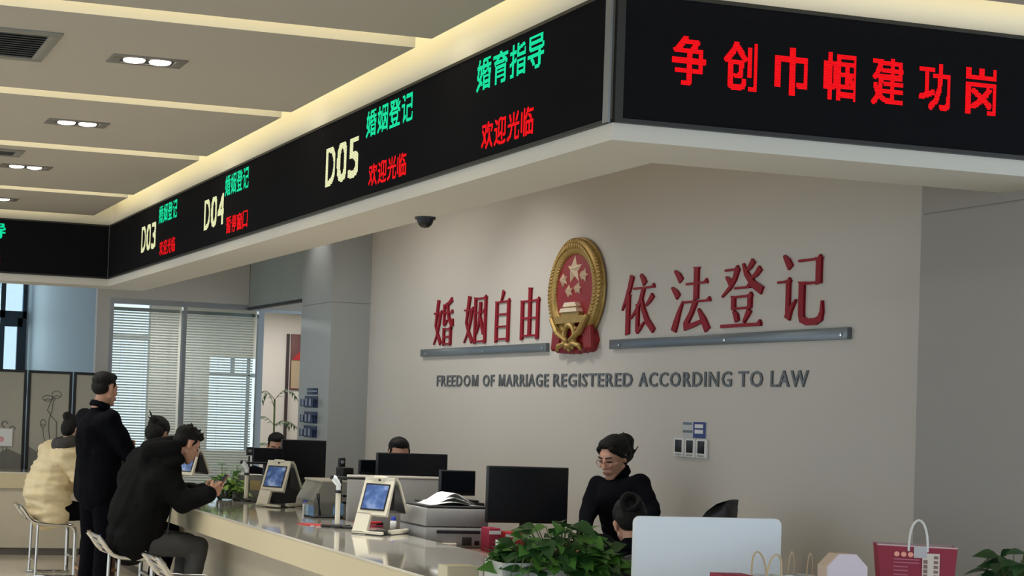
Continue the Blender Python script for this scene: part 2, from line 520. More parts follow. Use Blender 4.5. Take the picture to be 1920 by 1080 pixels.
def vent(name, x0, x1, y0, y1, n, label):
    t = thing(name, label, 'air vent', ((x0 + x1) / 2, (y0 + y1) / 2, CEIL))
    a, b = (x1 - x0) / 2, (y1 - y0) / 2
    f = MB()
    for p, q in (((-a, -b), (a, -b + 0.06)), ((-a, b - 0.06), (a, b)), ((-a, -b + 0.06), (-a + 0.06, b - 0.06)), ((a - 0.06, -b + 0.06), (a, b - 0.06))):
        f.box((p[0], p[1], -0.01), (q[0], q[1], 0.004), 0.003)
    f.build('frame', mat('vent_frame', (140, 138, 130), 0.5), t)
    MB().box((-a + 0.06, -b + 0.06, -0.001), (a - 0.06, b - 0.06, 0.002)).build('duct', mat('duct_grey', (52, 52, 50), 0.7), t, False)
    s = MB()
    for k in range(n):
        y = -b + 0.06 + (2 * b - 0.12) * (k + 0.5) / n
        h = (b - 0.06) / n * 0.62
        s.prism([(y - h, -0.012), (y + h, -0.004), (y + h, -0.003), (y - h, -0.010)], -a + 0.06, a - 0.06, u=(0, 1, 0), v=(0, 0, 1), n=(1, 0, 0))
    s.build('slats', mat('vent_slat', (128, 128, 122), 0.5), t, False)
q0, q1 = at(117, 62, 'Z', CEIL), at(80, 114, 'Z', CEIL)
vent('ceiling_vent', q0.x - 1.0, (q0.x + q1.x) / 2, q1.y, q0.y, 11, 'large square slatted return grille in the ceiling at the upper left') if q0.y > q1.y else vent('ceiling_vent', q0.x - 1.0, (q0.x + q1.x) / 2, q0.y, q1.y, 11, 'large square slatted return grille in the ceiling at the upper left')
q0, q1 = at(50, 282, 'Z', CEIL), at(34, 293, 'Z', CEIL)
vent('ceiling_vent', q0.x - 0.9, (q0.x + q1.x) / 2, min(q0.y, q1.y), max(q0.y, q1.y), 6, 'small pale grille in the ceiling near the left edge, beside a downlight')
p = at(797, 424, 'Z', SOF)
t = thing('dome_camera', 'small black dome camera under the soffit edge above the sign wall', 'camera', (3.40, p.y * 3.40 / p.x, SOF))
MB().lathe([(0.0, -0.012), (0.055, -0.012), (0.058, 0.0), (0, 0)]).build('base_ring', M_DARK, t)
MB().lathe([(0, -0.058), (0.02, -0.055), (0.036, -0.042), (0.044, -0.022), (0.045, -0.011)]).build('dome', M_BLACK, t)

# ------------------------------------------------------------------ led displays
def font_mesh(s, size=1.0, offset=0.0, extrude=0.0, res=3):
    c = bpy.data.curves.new('t', 'FONT')
    c.body = s
    c.size = size
    c.offset = offset
    c.extrude = extrude
    c.resolution_u = res
    o = bpy.data.objects.new('t', c)
    col.objects.link(o)
    dg = bpy.context.evaluated_depsgraph_get()
    me = bpy.data.meshes.new_from_object(o.evaluated_get(dg))
    bpy.data.objects.remove(o)
    bpy.data.curves.remove(c)
    return me

GL = {}
def glyph_rows(ch, rows, dil=(1, 1), bold=0.0):
    """runs of lit led pixels: list of (row, x0, x1) in units of glyph height / width"""
    if (ch, rows, dil) in GL:
        return GL[(ch, rows, dil)]
    me = font_mesh(ch, 1.0, bold)
    me.calc_loop_triangles()
    V = [v.co for v in me.vertices]
    x0 = min(v.x for v in V); x1 = max(v.x for v in V); y0 = min(v.y for v in V); y1 = max(v.y for v in V)
    asp = (x1 - x0) / (y1 - y0)
    cols = max(4, round(rows * asp))
    T = [[(V[i].x, V[i].y) for i in t.vertices] for t in me.loop_triangles]
    lit = set()
    def inside(x, y, t):
        (ax, ay), (bx, by), (cx, cy) = t
        d1 = (x - bx) * (ay - by) - (ax - bx) * (y - by)
        d2 = (x - cx) * (by - cy) - (bx - cx) * (y - cy)
        d3 = (x - ax) * (cy - ay) - (cx - ax) * (y - ay)
        return not ((d1 < 0 or d2 < 0 or d3 < 0) and (d1 > 0 or d2 > 0 or d3 > 0))
    sx, sy = (x1 - x0) / cols, (y1 - y0) / rows
    for t in T:
        i0 = int((min(p[0] for p in t) - x0) / sx - 0.5); i1 = int((max(p[0] for p in t) - x0) / sx + 0.5)
        j0 = int((min(p[1] for p in t) - y0) / sy - 0.5); j1 = int((max(p[1] for p in t) - y0) / sy + 0.5)
        for j in range(max(0, j0), min(rows, j1 + 1)):
            for i in range(max(0, i0), min(cols, i1 + 1)):
                if (i, j) not in lit and inside(x0 + (i + 0.5) * sx, y0 + (j + 0.5) * sy, t):
                    lit.add((i, j))
    # widen lit dots into their neighbours for bolder strokes
    lit |= {(i + a, j + b) for i, j in lit for a in range(dil[0] + 1) for b in range(dil[1] + 1) if i + a < cols and j + b < rows}
    runs = []
    for j in range(rows):
        i = 0
        while i < cols:
            if (i, j) in lit:
                k = i
                while (k + 1, j) in lit:
                    k += 1
                runs.append((j / rows, i / cols, (k + 1) / cols))
                i = k + 1
            else:
                i += 1
    GL[(ch, rows, dil)] = runs
    return runs

def led_text(s, o, u, n, boxes, z0, z1, m, parent, rows=26, dil=(1, 1), name='led_character'):
    """o: origin on the panel; boxes: (start, end) of each glyph along u"""
    o, u, n = Vector(o), Vector(u), Vector(n)
    for ch, (a, b) in zip(s, boxes):
        mb = MB()
        h = (z1 - z0) / rows
        for r, c0, c1 in glyph_rows(ch, rows, dil):
            zz = z0 + r * (z1 - z0)
            p = o + u * (a + (b - a) * c0) + n * 0.003
            q = o + u * (a + (b - a) * c1) + n * 0.003
            mb.quad(p + Vector((0, 0, zz)), q + Vector((0, 0, zz)), q + Vector((0, 0, zz + h * 0.86)), p + Vector((0, 0, zz + h * 0.86)))
        mb.build(name, m, parent, False)

def even(a, b, n, fill=0.9):
    w = (b - a) / (n - (1 - fill))
    return [(a + w * i, a + w * i + w * fill) for i in range(n)]

TH = 0.014
t = thing('led_display', 'long black LED display with window numbers along the counter bulkhead', 'LED display', (FX - TH, 9.8, LEDB), 0, 'LED displays on the bulkhead')
L = lambda p: (p[0] - t.location.x, p[1] - t.location.y, p[2] - t.location.z)
MB().box(L((FX - TH, FY + 0.035, LEDB + 0.012)), L((FX, FYB - 0.01, LEDT - 0.012))).build('panel', M_LED, t, False)
f = MB()
f.box(L((FX - TH - 0.006, FY + 0.0, LEDB)), L((FX, FYB - 0.02, LEDB + 0.014))).box(L((FX - TH - 0.006, FY, LEDT - 0.014)), L((FX, FYB - 0.02, LEDT)))
f.build('frame', M_LEDFRAME, t, False)
MB().box(L((FX - TH - 0.008, FY - 0.004, LEDB)), L((FX - TH + 0.002, FY + 0.036, LEDT))).build('corner_trim', M_ALU, t, False)
O = (0, -t.location.y, -t.location.z)
u = (0, -1, 0); n = (-1, 0, 0)
def left_text(s, ya, yb, z0, z1, m, fill=0.88, dil=(1, 1)):
    led_text(s, (0, -t.location.y, -t.location.z), u, n, [(-a, -b) for a, b in [(ya - (ya - yb) * 0, yb)]] if len(s) == 1 else even(-ya, -yb, len(s), fill), z0, z1, m, t, 26, dil)
for y in (13.0, 11.0, 8.41):
    k = {13.0: ('D03', 12.40, 11.81, '欢迎光临'), 11.0: ('D04', 10.475, 9.92, '暂停窗口'), 8.41: ('D05', 7.795, 7.17, '欢迎光临')}[y]
    left_text(k[0], y, y - 0.51, 2.795, 3.015, M_LEDWHITE, 0.84, (2, 1))
    left_text('婚姻登记', k[1], k[2], 2.982, 3.122, M_LEDGREEN)
    left_text(k[3], k[1] - 0.06, k[1] - 0.565, 2.715, 2.832, M_LEDRED)
left_text('婚育指导', 6.445, 5.81, 2.982, 3.124, M_LEDGREEN)
left_text('欢迎光临', 6.375, 5.885, 2.712, 2.832, M_LEDRED)

t = thing('led_display', 'black LED display with one row of large red characters on the front bulkhead', 'LED display', (4.1, FY - TH, LEDB), 0, 'LED displays on the bulkhead')
MB().box(L((FX + 0.03, FY - TH, LEDB + 0.012)), L((5.195, FY, LEDT - 0.012))).build('panel', M_LED, t, False)
f = MB()
f.box(L((FX + 0.0, FY - TH - 0.006, LEDB)), L((5.195, FY, LEDB + 0.016))).box(L((FX, FY - TH - 0.006, LEDT - 0.016)), L((5.195, FY, LEDT))).box(L((FX - 0.002, FY - TH - 0.006, LEDB + 0.016)), L((FX + 0.032, FY, LEDT - 0.016)))
f.build('frame', M_LEDFRAME, t, False)
led_text('争创巾帼建功岗', (-t.location.x, 0, -t.location.z), (1, 0, 0), (0, -1, 0), [(c - 0.074, c + 0.074) for c in (3.336, 3.561, 3.787, 4.008, 4.229, 4.452, 4.674)], 2.826, 3.014, M_LEDRED, t, 32, (2, 1))

t = thing('led_display', 'black LED display on the far bulkhead above the far counter', 'LED display', (0, FYB - TH, LEDB), 0, 'LED displays on the bulkhead')
MB().box(L((-6, FYB - TH, LEDB + 0.012)), L((FX - 0.02, FYB, LEDT - 0.012))).build('panel', M_LED, t, False)
f = MB()
f.box(L((-6, FYB - TH - 0.006, LEDB)), L((FX - 0.02, FYB, LEDB + 0.014))).box(L((-6, FYB - TH - 0.006, LEDT - 0.014)), L((FX - 0.02, FYB, LEDT)))
f.build('frame', M_LEDFRAME, t, False)
xe = at(10, 430, 'Y', FYB).x
led_text('婚育指导', (0, 0, -LEDB), (1, 0, 0), (0, -1, 0), even(xe - 0.66, xe, 4), 2.975, 3.115, M_LEDGREEN, t)
led_text('欢迎光临', (0, 0, -LEDB), (1, 0, 0), (0, -1, 0), even(xe - 0.56, xe - 0.04, 4), 2.70, 2.83, M_LEDRED, t)

# ------------------------------------------------------------------ sign wall
def ribbon(pts, fat=1.2):
    """outline of a brush stroke given as (x, y, width) points"""
    A, B = [], []
    k = len(pts)
    for i, (x, y, w) in enumerate(pts):
        w = w * fat
        x0, y0 = pts[max(i - 1, 0)][:2]; x1, y1 = pts[min(i + 1, k - 1)][:2]
        dx, dy = x1 - x0, y1 - y0
        L_ = math.hypot(dx, dy) or 1
        nx, ny = -dy / L_, dx / L_
        A.append((x + nx * w / 2, y + ny * w / 2)); B.append((x - nx * w / 2, y - ny * w / 2))
    return A + B[::-1]
def Hs(x0, x1, y, w=3.4):
    return [(x0, y - w / 2), (x1, y - w / 2), (x1, y + w / 2), (x1 - 3, y + w / 2 + 4.5), (x1 - 8, y + w / 2), (x0, y + w / 2)]
def Vs(x, y0, y1, w=10.5):
    return [(x - w / 2, y0), (x + w / 2, y0 + 2), (x + w / 2, y1), (x + w / 2 + 2.5, y1 + 2.5), (x - w / 2 - 2.5, y1 + 3.5), (x - w / 2, y1)]
WOMAN = [ribbon([(23, 98, 9), (17, 72, 8), (10, 44, 5), (22, 26, 6), (38, 5, 9)]), ribbon([(35, 72, 8), (29, 48, 7), (19, 24, 5), (3, 4, 2)]), Hs(1, 42, 70)]
CHARS = {
 '婚': WOMAN + [ribbon([(91, 97, 8), (76, 89, 6), (50, 84, 3)]), Vs(53, 44, 84, 8), ribbon([(52, 46, 8), (60, 47, 5), (70, 54, 2)]), Hs(52, 96, 69), ribbon([(68, 88, 7), (76, 60, 7), (90, 44, 8), (97, 42, 5), (97, 56, 2)]),
        Vs(54, 0, 35, 8), Vs(87, 0, 35, 8), Hs(54, 91, 35), Hs(54, 90, 19), Hs(54, 90, 4)],
 '姻': WOMAN + [Vs(50, 0, 91, 8), Vs(94, 0, 91, 8), Hs(50, 97, 91), Hs(50, 96, 5), Hs(56, 91, 63), ribbon([(72, 84, 7), (71, 60, 7), (66, 38, 5), (56, 20, 2)]), ribbon([(72, 56, 4), (80, 36, 7), (88, 20, 8)])],
 '自': [ribbon([(54, 100, 9), (49, 90, 6), (42, 80, 3)]), Vs(22, 0, 78), Vs(79, 0, 78), Hs(22, 84, 79), Hs(22, 82, 55), Hs(22, 82, 31), Hs(22, 82, 7)],
 '由': [Vs(18, 2, 74), Vs(83, 2, 74), Hs(18, 89, 75), Hs(18, 86, 43), Hs(18, 86, 10), Vs(50, 10, 97)],
 '依': [ribbon([(31, 98, 9), (24, 78, 8), (14, 58, 6), (3, 42, 2)]), Vs(21, 0, 64), ribbon([(56, 98, 4), (64, 90, 8), (69, 82, 9)]), Hs(36, 97, 76), ribbon([(66, 76, 7), (58, 56, 7), (46, 40, 5), (29, 27, 2)]), Vs(50, 4, 47, 8),
        ribbon([(48, 6, 9), (56, 9, 6), (70, 20, 2)]), ribbon([(93, 63, 8), (84, 54, 6), (73, 46, 2)]), ribbon([(60, 62, 3), (66, 42, 7), (78, 22, 9), (98, 5, 8)])],
 '法': [ribbon([(8, 97, 3), (18, 89, 8), (25, 80, 9)]), ribbon([(2, 71, 3), (12, 63, 8), (19, 55, 9)]), ribbon([(9, 2, 10), (15, 16, 9), (22, 32, 6), (31, 48, 2)]), Hs(38, 90, 74), Vs(63, 48, 96), Hs(31, 98, 46),
        ribbon([(62, 46, 8), (52, 28, 7), (38, 10, 8)]), ribbon([(36, 7, 9), (58, 10, 6), (86, 17, 4)]), ribbon([(70, 34, 3), (82, 18, 9), (93, 1, 10)])],
 '登': [Hs(10, 42, 88), ribbon([(40, 90, 8), (33, 74, 7), (22, 61, 5), (4, 49, 2)]), ribbon([(13, 78, 3), (21, 72, 7), (26, 65, 7)]), ribbon([(52, 95, 3), (60, 80, 7), (76, 64, 9), (97, 53, 10)]), ribbon([(76, 98, 8), (68, 89, 6), (60, 83, 2)]), ribbon([(92, 86, 8), (82, 77, 6), (70, 71, 2)]),
        Hs(34, 70, 60), Vs(32, 28, 46, 8), Vs(70, 28, 46, 8), Hs(32, 75, 47), Hs(32, 73, 30), ribbon([(33, 27, 3), (39, 20, 8), (42, 11, 7)]), ribbon([(70, 27, 8), (64, 18, 6), (57, 9, 3)]), Hs(4, 97, 5, 5)],
 '记': [ribbon([(14, 99, 3), (22, 91, 8), (29, 81, 9)]), Hs(2, 30, 62), Vs(25, 16, 61, 8), ribbon([(24, 10, 10), (30, 22, 7), (42, 36, 2)]), Hs(46, 93, 89), Vs(88, 54, 88), Hs(54, 92, 57), Vs(54, 14, 57),
        ribbon([(54, 16, 9), (56, 8, 9), (66, 4, 8), (84, 4, 8), (93, 8, 8), (96, 17, 5), (96, 32, 2)])],
}
SPOT = {'婚': (12.68, 12.27), '姻': (12.06, 11.63), '自': (11.53, 11.17), '由': (11.08, 10.69), '依': (9.55, 9.125), '法': (8.94, 8.49), '登': (8.395, 7.965), '记': (7.84, 7.415)}
NTH = ['first', 'second', 'third', 'fourth']
for i, (ch, (ya, yb)) in enumerate(SPOT.items()):
    z0, z1 = 2.105, 2.515
    mb = MB()
    for k, st_ in enumerate(CHARS[ch]):
        mb.prism([((x / 100) * (ya - yb), y / 100 * (z1 - z0)) for x, y in st_], 0.0, 0.015 + 0.0002 * k, u=(0, -1, 0), v=(0, 0, 1), n=(-1, 0, 0), o=(WX - 0.0, ya, z0))
    o = mb.build('sign_character', M_RED, None, False)
    tag(o, 'red raised character %s on the wall, %s %s of the emblem' % (ch, NTH[i % 4], 'on the left' if i < 4 else 'on the right'), 'sign letter', 'red characters on the sign wall')
txt = 'FREEDOM OF MARRIAGE REGISTERED ACCORDING TO LAW'
me = font_mesh(txt, 1.0, 0.010, 0.05, 2)
bm = bmesh.new(); bm.from_mesh(me)
bmesh.ops.remove_doubles(bm, verts=bm.verts, dist=1e-5)
bm.verts.ensure_lookup_table()
seen, isl = set(), []
for v in bm.verts:
    if v.index in seen: continue
    stack, comp = [v], []
    seen.add(v.index)
    while stack:
        w = stack.pop(); comp.append(w)
        for e in w.link_edges:
            q = e.other_vert(w)
            if q.index not in seen:
                seen.add(q.index); stack.append(q)
    isl.append(comp)
isl.sort(key=lambda c: min(v.co.x for v in c))
X0 = min(v.co.x for v in bm.verts); X1 = max(v.co.x for v in bm.verts)
cap_h = max(v.co.y for v in isl[0]) - min(v.co.y for v in isl[0])
YA, YB, ZB, ZT = 12.585, 7.525, 1.758, 1.852
words = txt.split()
seq = [(w, k) for w in words for k in range(len(w))]
WN = {1: 'first', 2: 'second', 3: 'third', 4: 'fourth', 5: 'fifth', 6: 'sixth', 7: 'seventh', 8: 'eighth', 9: 'ninth', 10: 'tenth'}
# every word has its own place on the wall; letters are set evenly inside it
WORDX = [(12.585, 11.545), (11.455, 11.19), (11.10, 10.215), (10.15, 9.10), (9.035, 8.10), (8.04, 7.835), (7.77, 7.525)]
WORDX = [(at(a, 715, 'X', WX).y, at(b, 715, 'X', WX).y) for a, b in ((820, 898), (906, 928), (936, 1030), (1038, 1188), (1198, 1374), (1385, 1433), (1446, 1519))]
pos = 0
for wi, w in enumerate(words):
    comps = isl[pos:pos + len(w)]
    pos += len(w)
    ya, yb = WORDX[wi]
    x0 = min(v.co.x for v in comps[0]); x1 = max(v.co.x for v in comps[-1])
    sc = (ya - yb) / (x1 - x0)
    for k, comp in enumerate(comps):
        ids = {v.index: i for i, v in enumerate(comp)}
        lc = (min(v.co.x for v in comp) + max(v.co.x for v in comp)) / 2
        vs = [(WX - (v.co.z + 0.05) * 0.09, ya - ((lc - x0) + (v.co.x - lc) * 0.90) * sc, ZB + v.co.y / cap_h * (ZT - ZB)) for v in comp]
        fs = [[ids[v.index] for v in f_.verts] for f_ in bm.faces if f_.verts[0].index in ids]
        m_ = bpy.data.meshes.new('sign_letter')
        m_.from_pydata(vs, [], fs)
        if w[k] == 'M':                       # drawn by hand: the font's M fills badly
            yl, yr = max(v[1] for v in vs), min(v[1] for v in vs)
            b_, c_ = yl - yr, ZT - ZB
            out = [(0, 0), (.17, 0), (.17, .70), (.43, 0), (.57, 0), (.83, .70), (.83, 0), (1, 0), (1, 1), (.78, 1), (.5, .26), (.22, 1), (0, 1)]
            m_ = MB().prism([(p_[0] * b_, p_[1] * c_) for p_ in out], 0.0, 0.009, u=(0, -1, 0), v=(0, 0, 1), n=(-1, 0, 0), o=(WX, yl, ZB)).mesh('sign_letter', False)
        o = link_mesh('sign_letter', m_, M_LETTER)
        tag(o, 'grey raised capital %s, %s letter of the word %s on the wall' % (w[k], WN[k + 1], w), 'sign letter', 'grey letters of the English line')
bm.free()
for (ya, yb, z, lab) in ((12.905, 10.57, 2.05, 'grey glossy ledge strip under the four left red characters'), (9.66, 7.19, 2.047, 'grey glossy ledge strip under the four right red characters')):
    t = thing('sign_ledge', lab, 'ledge', (WX, (ya + yb) / 2, z), 0, 'grey ledges under the red characters')
    h = (ya - yb) / 2
    MB().box((-0.03, -h, -0.032), (0, h, 0.032), 0.003).build('strip', M_GREYBAR, t)
    for s in (-1, -0.1, 0.93):
        MB().lathe([(0, 0.0), (0.011, 0.0), (0.011, 0.006), (0, 0.008)], M=Matrix.Translation((-0.03, s * (h - 0.05), -0.008)) @ Matrix.Rotation(-PI / 2, 4, 'Y')).build('screw', M_CHROME, t)

# round red and gold state emblem
EC = Vector((WX, 10.135, 2.445))
t = thing('wall_emblem', 'oval looking red and gold round emblem between the two groups of red characters', 'emblem', EC)
U = dict(u=(0, -1, 0), v=(0, 0, 1), n=(-1, 0, 0))
def circ(r, n_=48, cx=0, cy=0, a0=0, a1=2 * PI):
    return [(cx + r * math.cos(a0 + (a1 - a0) * i / n_), cy + r * math.sin(a0 + (a1 - a0) * i / n_)) for i in range(n_)]
MB().prism([(x * 0.30, y * 0.30) for x, y in circ(1.0)], 0.0, 0.045, **U).build('red_field', mat('emblem_red', (142, 18, 28), 0.45), t)
rim = MB()
N = 72
for i in range(N + 1):
    pass
ring = []
for i in range(N):
    a = -PI / 2 + 0.42 + (2 * PI - 0.84) * i / (N - 1)
    ring.append((0, -0.318 * math.cos(a) , 0.318 * math.sin(a)))
rim.tube([(-0.045, y, z) for _, y, z in ring], 0.056, 12)
rim.tube([(-0.02, y * 1.13, z * 1.13) for _, y, z in ring], 0.026, 8)
for v_ in rim.bm.verts:
    v_.co.x = v_.co.x * 0.62 - 0.008
rim.build('gold_rim', M_GOLD, t)
gr = MB()
for i in range(66):
    a = -PI / 2 + 0.5 + (2 * PI - 1.0) * i / 65
    for rr, tw in ((0.285, 0.5), (0.325, 0.0), (0.36, -0.5)):
        M3 = Matrix.Rotation(a + tw + PI / 2, 3, 'X')
        gr.ball((-0.066 + abs(rr - 0.325) * 0.4, -rr * math.cos(a), rr * math.sin(a)), (0.014, 0.012, 0.026), M3, 6)
gr.build('wheat_ears', M_GOLD, t)
def star(cx, cy, r, rot=0.0):
    mb = MB()
    c = mb.bm.verts.new((-0.085, -cx, cy))
    vs = []
    for k in range(10):
        a = PI / 2 + rot + k * PI / 5
        q = r if k % 2 == 0 else r * 0.4
        vs.append(mb.bm.verts.new((-0.046, -(cx + q * math.cos(a)), cy + q * math.sin(a))))
    for k in range(10):
        mb.bm.faces.new((vs[k], vs[(k + 1) % 10], c))
    mb.build('star', M_GOLDHI, t, False)
star(-0.005, 0.15, 0.108)
for cx, cy, r_, rt in ((-0.155, 0.085, 0.054, 0.3), (0.135, 0.105, 0.054, -0.3), (-0.07, 0.0, 0.050, 0.2), (0.055, 0.015, 0.050, -0.2)):
    star(cx, cy, r_, rt)
gt = MB()
gt.prism([(-0.10, -0.115), (0.10, -0.115), (0.075, -0.085), (-0.075, -0.085)], 0.04, 0.085, **U)
gt.prism([(-0.13, -0.155), (0.13, -0.155), (0.11, -0.127), (-0.11, -0.127)], 0.04, 0.095, **U)
gt.build('gate_roofs', M_GOLDHI, t, False)
gt = MB()
gt.prism([(-0.11, -0.127), (0.11, -0.127), (0.10, -0.115), (-0.10, -0.115)], 0.04, 0.07, **U)
gt.prism([(-0.13, -0.185), (0.13, -0.185), (0.13, -0.155), (-0.13, -0.155)], 0.04, 0.08, **U)
gt.prism([(-0.215, -0.235), (0.215, -0.235), (0.215, -0.185), (-0.215, -0.185)], 0.04, 0.09, **U)
gt.build('gate_wall', M_GOLD, t, False)
dr = MB()
dr.prism([(-0.20, -0.25), (0.20, -0.25), (0.27, -0.30), (0.30, -0.36), (0.26, -0.43), (0.22, -0.445), (0.19, -0.42), (0.15, -0.45), (0.10, -0.43), (0.05, -0.455), (0, -0.435), (-0.05, -0.455), (-0.10, -0.43), (-0.15, -0.45), (-0.19, -0.42), (-0.22, -0.445), (-0.26, -0.43), (-0.30, -0.36), (-0.27, -0.30)], 0.0, 0.05, **U)
for s in (-1, 1):
    for k in range(4):
        dr.cap((-0.05, s * (0.17 + 0.03 * k), -0.27 + 0.0), 0.02, (-0.05, s * (0.20 + 0.025 * k), -0.41), 0.022, 8)
dr.build('red_drape', mat('emblem_red', (142, 18, 28), 0.45), t)
gg = MB()
gg.tube([(-0.075, 0.075 * math.cos(a), -0.325 + 0.075 * math.sin(a)) for a in [2 * PI * k / 24 for k in range(24)]], 0.022, 8, True)
for k in range(12):
    a = 2 * PI * k / 12
    gg.ball((-0.075, 0.102 * math.cos(a), -0.325 + 0.102 * math.sin(a)), 0.015, None, 6)
for s in (-1, 1):
    gg.cap((-0.085, s * 0.25, -0.20), 0.022, (-0.085, s * 0.16, -0.30), 0.026, 8)
    gg.cap((-0.085, s * 0.16, -0.30), 0.024, (-0.085, s * 0.03, -0.36), 0.018, 8)
    gg.cap((-0.08, s * 0.03, -0.375), 0.016, (-0.08, s * 0.15, -0.40), 0.020, 8)
    gg.cap((-0.08, s * 0.15, -0.40), 0.018, (-0.08, s * 0.17, -0.425), 0.012, 8)
gg.build('gear', M_GOLD, t)

# switches and notice on the sign wall
t0 = None
for i, yy in enumerate((8.79, 8.665, 8.54)):
    t = thing('thermostat_switch', 'white square wall thermostat with dark display, %s of three in a row' % ('leftmost', 'middle', 'rightmost')[i], 'switch', (WX, yy, 1.372), 0, 'wall thermostats')
    MB().box((-0.018, -0.058, -0.06), (0, 0.058, 0.06), 0.006).build('plate', M_PAPER, t)
    MB().box((-0.021, -0.036, -0.030), (-0.017, 0.036, 0.048), 0.002).build('display', M_BLACK, t)
    k = MB()
    for q in (-0.024, 0, 0.024):
        k.box((-0.021, q - 0.008, -0.05), (-0.017, q + 0.008, -0.04), 0.001)
    k.build('buttons', M_GPLAST, t)
t = thing('wall_notice', 'small white and blue printed notice above the three wall thermostats', 'notice', (WX, 8.64, 1.487))
MB().box((-0.004, -0.13, -0.052), (0, 0.13, 0.052)).build('sheet', mat('pale_sheet', (196, 196, 196), 0.6), t, False)
MB().box((-0.006, -0.125, -0.05), (-0.003, 0.01, 0.05)).build('blue_panel', mat('notice_blue', (44, 64, 128), 0.5), t, False)
k = MB()
for z_ in (0.03, -0.004):
    k.box((-0.008, -0.10, z_ - 0.018), (-0.005, -0.01, z_ + 0.006))
k.build('white_lines', M_PAPER, t, False)
k = MB()
for z_, a in ((0.038, 0.03), (-0.012, 0.02)):
    k.box((-0.006, a, z_ - 0.008), (-0.003, 0.125, z_ + 0.008))
k.build('grey_lines', M_GREYBAR, t, False)

# leaflet pockets on the left column
CXF = 5.2
for i, zz in enumerate((1.585, 1.43, 1.29)):
    t = thing('leaflet_holder', 'dark blue wall leaflet holder on the column, %s of three' % ('top', 'middle', 'bottom')[i], 'leaflet holder', (CXF, 14.70, zz), 0, 'leaflet holders on the column')
    k = MB()
    k.box((-0.008, -0.19, -0.058), (0, 0.19, 0.058), 0.003)
    k.prism([(-0.008, -0.05), (-0.05, -0.035), (-0.05, 0.03), (-0.008, -0.02)], -0.19, -0.18, u=(1, 0, 0), v=(0, 0, 1), n=(0, 1, 0))
    k.prism([(-0.008, -0.05), (-0.05, -0.035), (-0.05, 0.03), (-0.008, -0.02)], 0.18, 0.19, u=(1, 0, 0), v=(0, 0, 1), n=(0, 1, 0))
    k.box((-0.052, -0.19, -0.05), (-0.045, 0.19, 0.02))
    k.build('pocket', M_BLUE, t, False)
    for q in (-0.11, 0.0, 0.11):
        MB().box((-0.058, q - 0.022, -0.04), (-0.053, q + 0.022, 0.03)).build('leaflet', mat('leaflet_grey', (150, 160, 176), 0.6), t, False)
t = thing('column_sign', 'small dark blue plate on the column above the leaflet holders', 'sign', (CXF, 14.68, 1.69))
MB().box((-0.006, -0.155, -0.032), (0, 0.155, 0.032), 0.002).build('plate', M_BLUE, t)
MB().box((-0.008, -0.14, -0.006), (-0.005, 0.14, 0.008)).build('line', mat('leaflet_grey', (150, 160, 176), 0.6), t, False)

# office behind the opening
t = thing('notice_board', 'brown red poster board with a beige sheet on the wall behind the doorway', 'notice board', (6.78, 19.2, 2.1))
MB().box((-0.30, -0.02, -0.36), (0.30, 0, 0.36), 0.003).build('board', mat('brown_red', (92, 44, 40), 0.5), t)
MB().box((-0.29, -0.025, -0.34), (0.29, -0.018, 0.02)).build('beige_sheet', mat('tan_sheet', (168, 150, 122), 0.7), t, False)
MB().prism([(-0.28, 0.03), (0.28, 0.03), (0.2, 0.13), (0.02, 0.19), (-0.2, 0.12)], 0.018, 0.026, u=(1, 0, 0), v=(0, 0, 1), n=(0, -1, 0)).build('red_roof', M_REDP, t, False)
struct('trim_5', MB().box((6.42, 19.17, 0), (6.455, 19.2, 2.46)), mat('dark_trim', (48, 36, 34), 0.5), False)

# ------------------------------------------------------------------ service counter
CT = 0.80
def inset_poly(d, knee):
    return [(-3, 15.0 + d), (2.888 + knee, 15.0 + d), (2.888 + knee, 4.9 + d), (5.18 - d, 4.9 + d), (5.18 - d, 5.55 - d), (3.70 - d, 5.55 - d), (3.70 - d, 15.6 - d), (-3, 15.6 - d)]
t = thing('service_counter', 'long cream stone service counter turning the corner under the LED bulkhead', 'counter', (2.888, 10, 0))
def ctr(pts):
    return [(x - 2.888, y - 10) for x, y in pts]
MB().prism(ctr(inset_poly(0, 0)), CT - 0.012, CT, **XY).build('worktop', M_COUNTER, t, False)
MB().prism(ctr(inset_poly(0.003, 0.003)), CT - 0.155, CT - 0.012, **XY).build('apron', M_APRON, t, False)
MB().prism(ctr(inset_poly(0.03, 0.30)), 0.07, CT - 0.155, **XY).build('base_panel', mat('counter_base', (210, 200, 180), 0.5), t, False)
MB().prism(ctr(inset_poly(0.045, 0.315)), 0.0, 0.07, **XY).build('plinth', mat('plinth_grey', (104, 100, 94), 0.5), t, False)

# staff desks behind the counter
def desk(label, x0, x1, y0, y1, z=0.74, group='staff desks'):
    t = thing('staff_desk', label, 'desk', ((x0 + x1) / 2, (y0 + y1) / 2, 0), 0, group)
    a, b = (x1 - x0) / 2, (y1 - y0) / 2
    MB().box((-a, -b, z - 0.03), (a, b, z), 0.004).build('desk_top', M_WOOD, t)
    for s in (-1, 1):
        MB().box((-a + 0.02, s * (b - 0.04) - 0.015, 0), (a - 0.02, s * (b - 0.04) + 0.015, z - 0.03)).build('side_panel', M_WOOD, t, False)
    MB().box((-a + 0.03, -0.01, 0.25), (-a + 0.05, 0.01, z - 0.03)).build('back_panel', M_WOOD, t, False)
desk('brown wooden staff desk carrying the large black monitor and the printer', 3.72, 4.68, 8.2, 9.98)
desk('brown wooden side desk carrying the cream printer behind the glass-lidded tray', 3.72, 4.15, 10.0, 11.4)
desk('brown wooden staff desk carrying the far black monitors by the column', 3.72, 4.75, 11.42, 12.6)

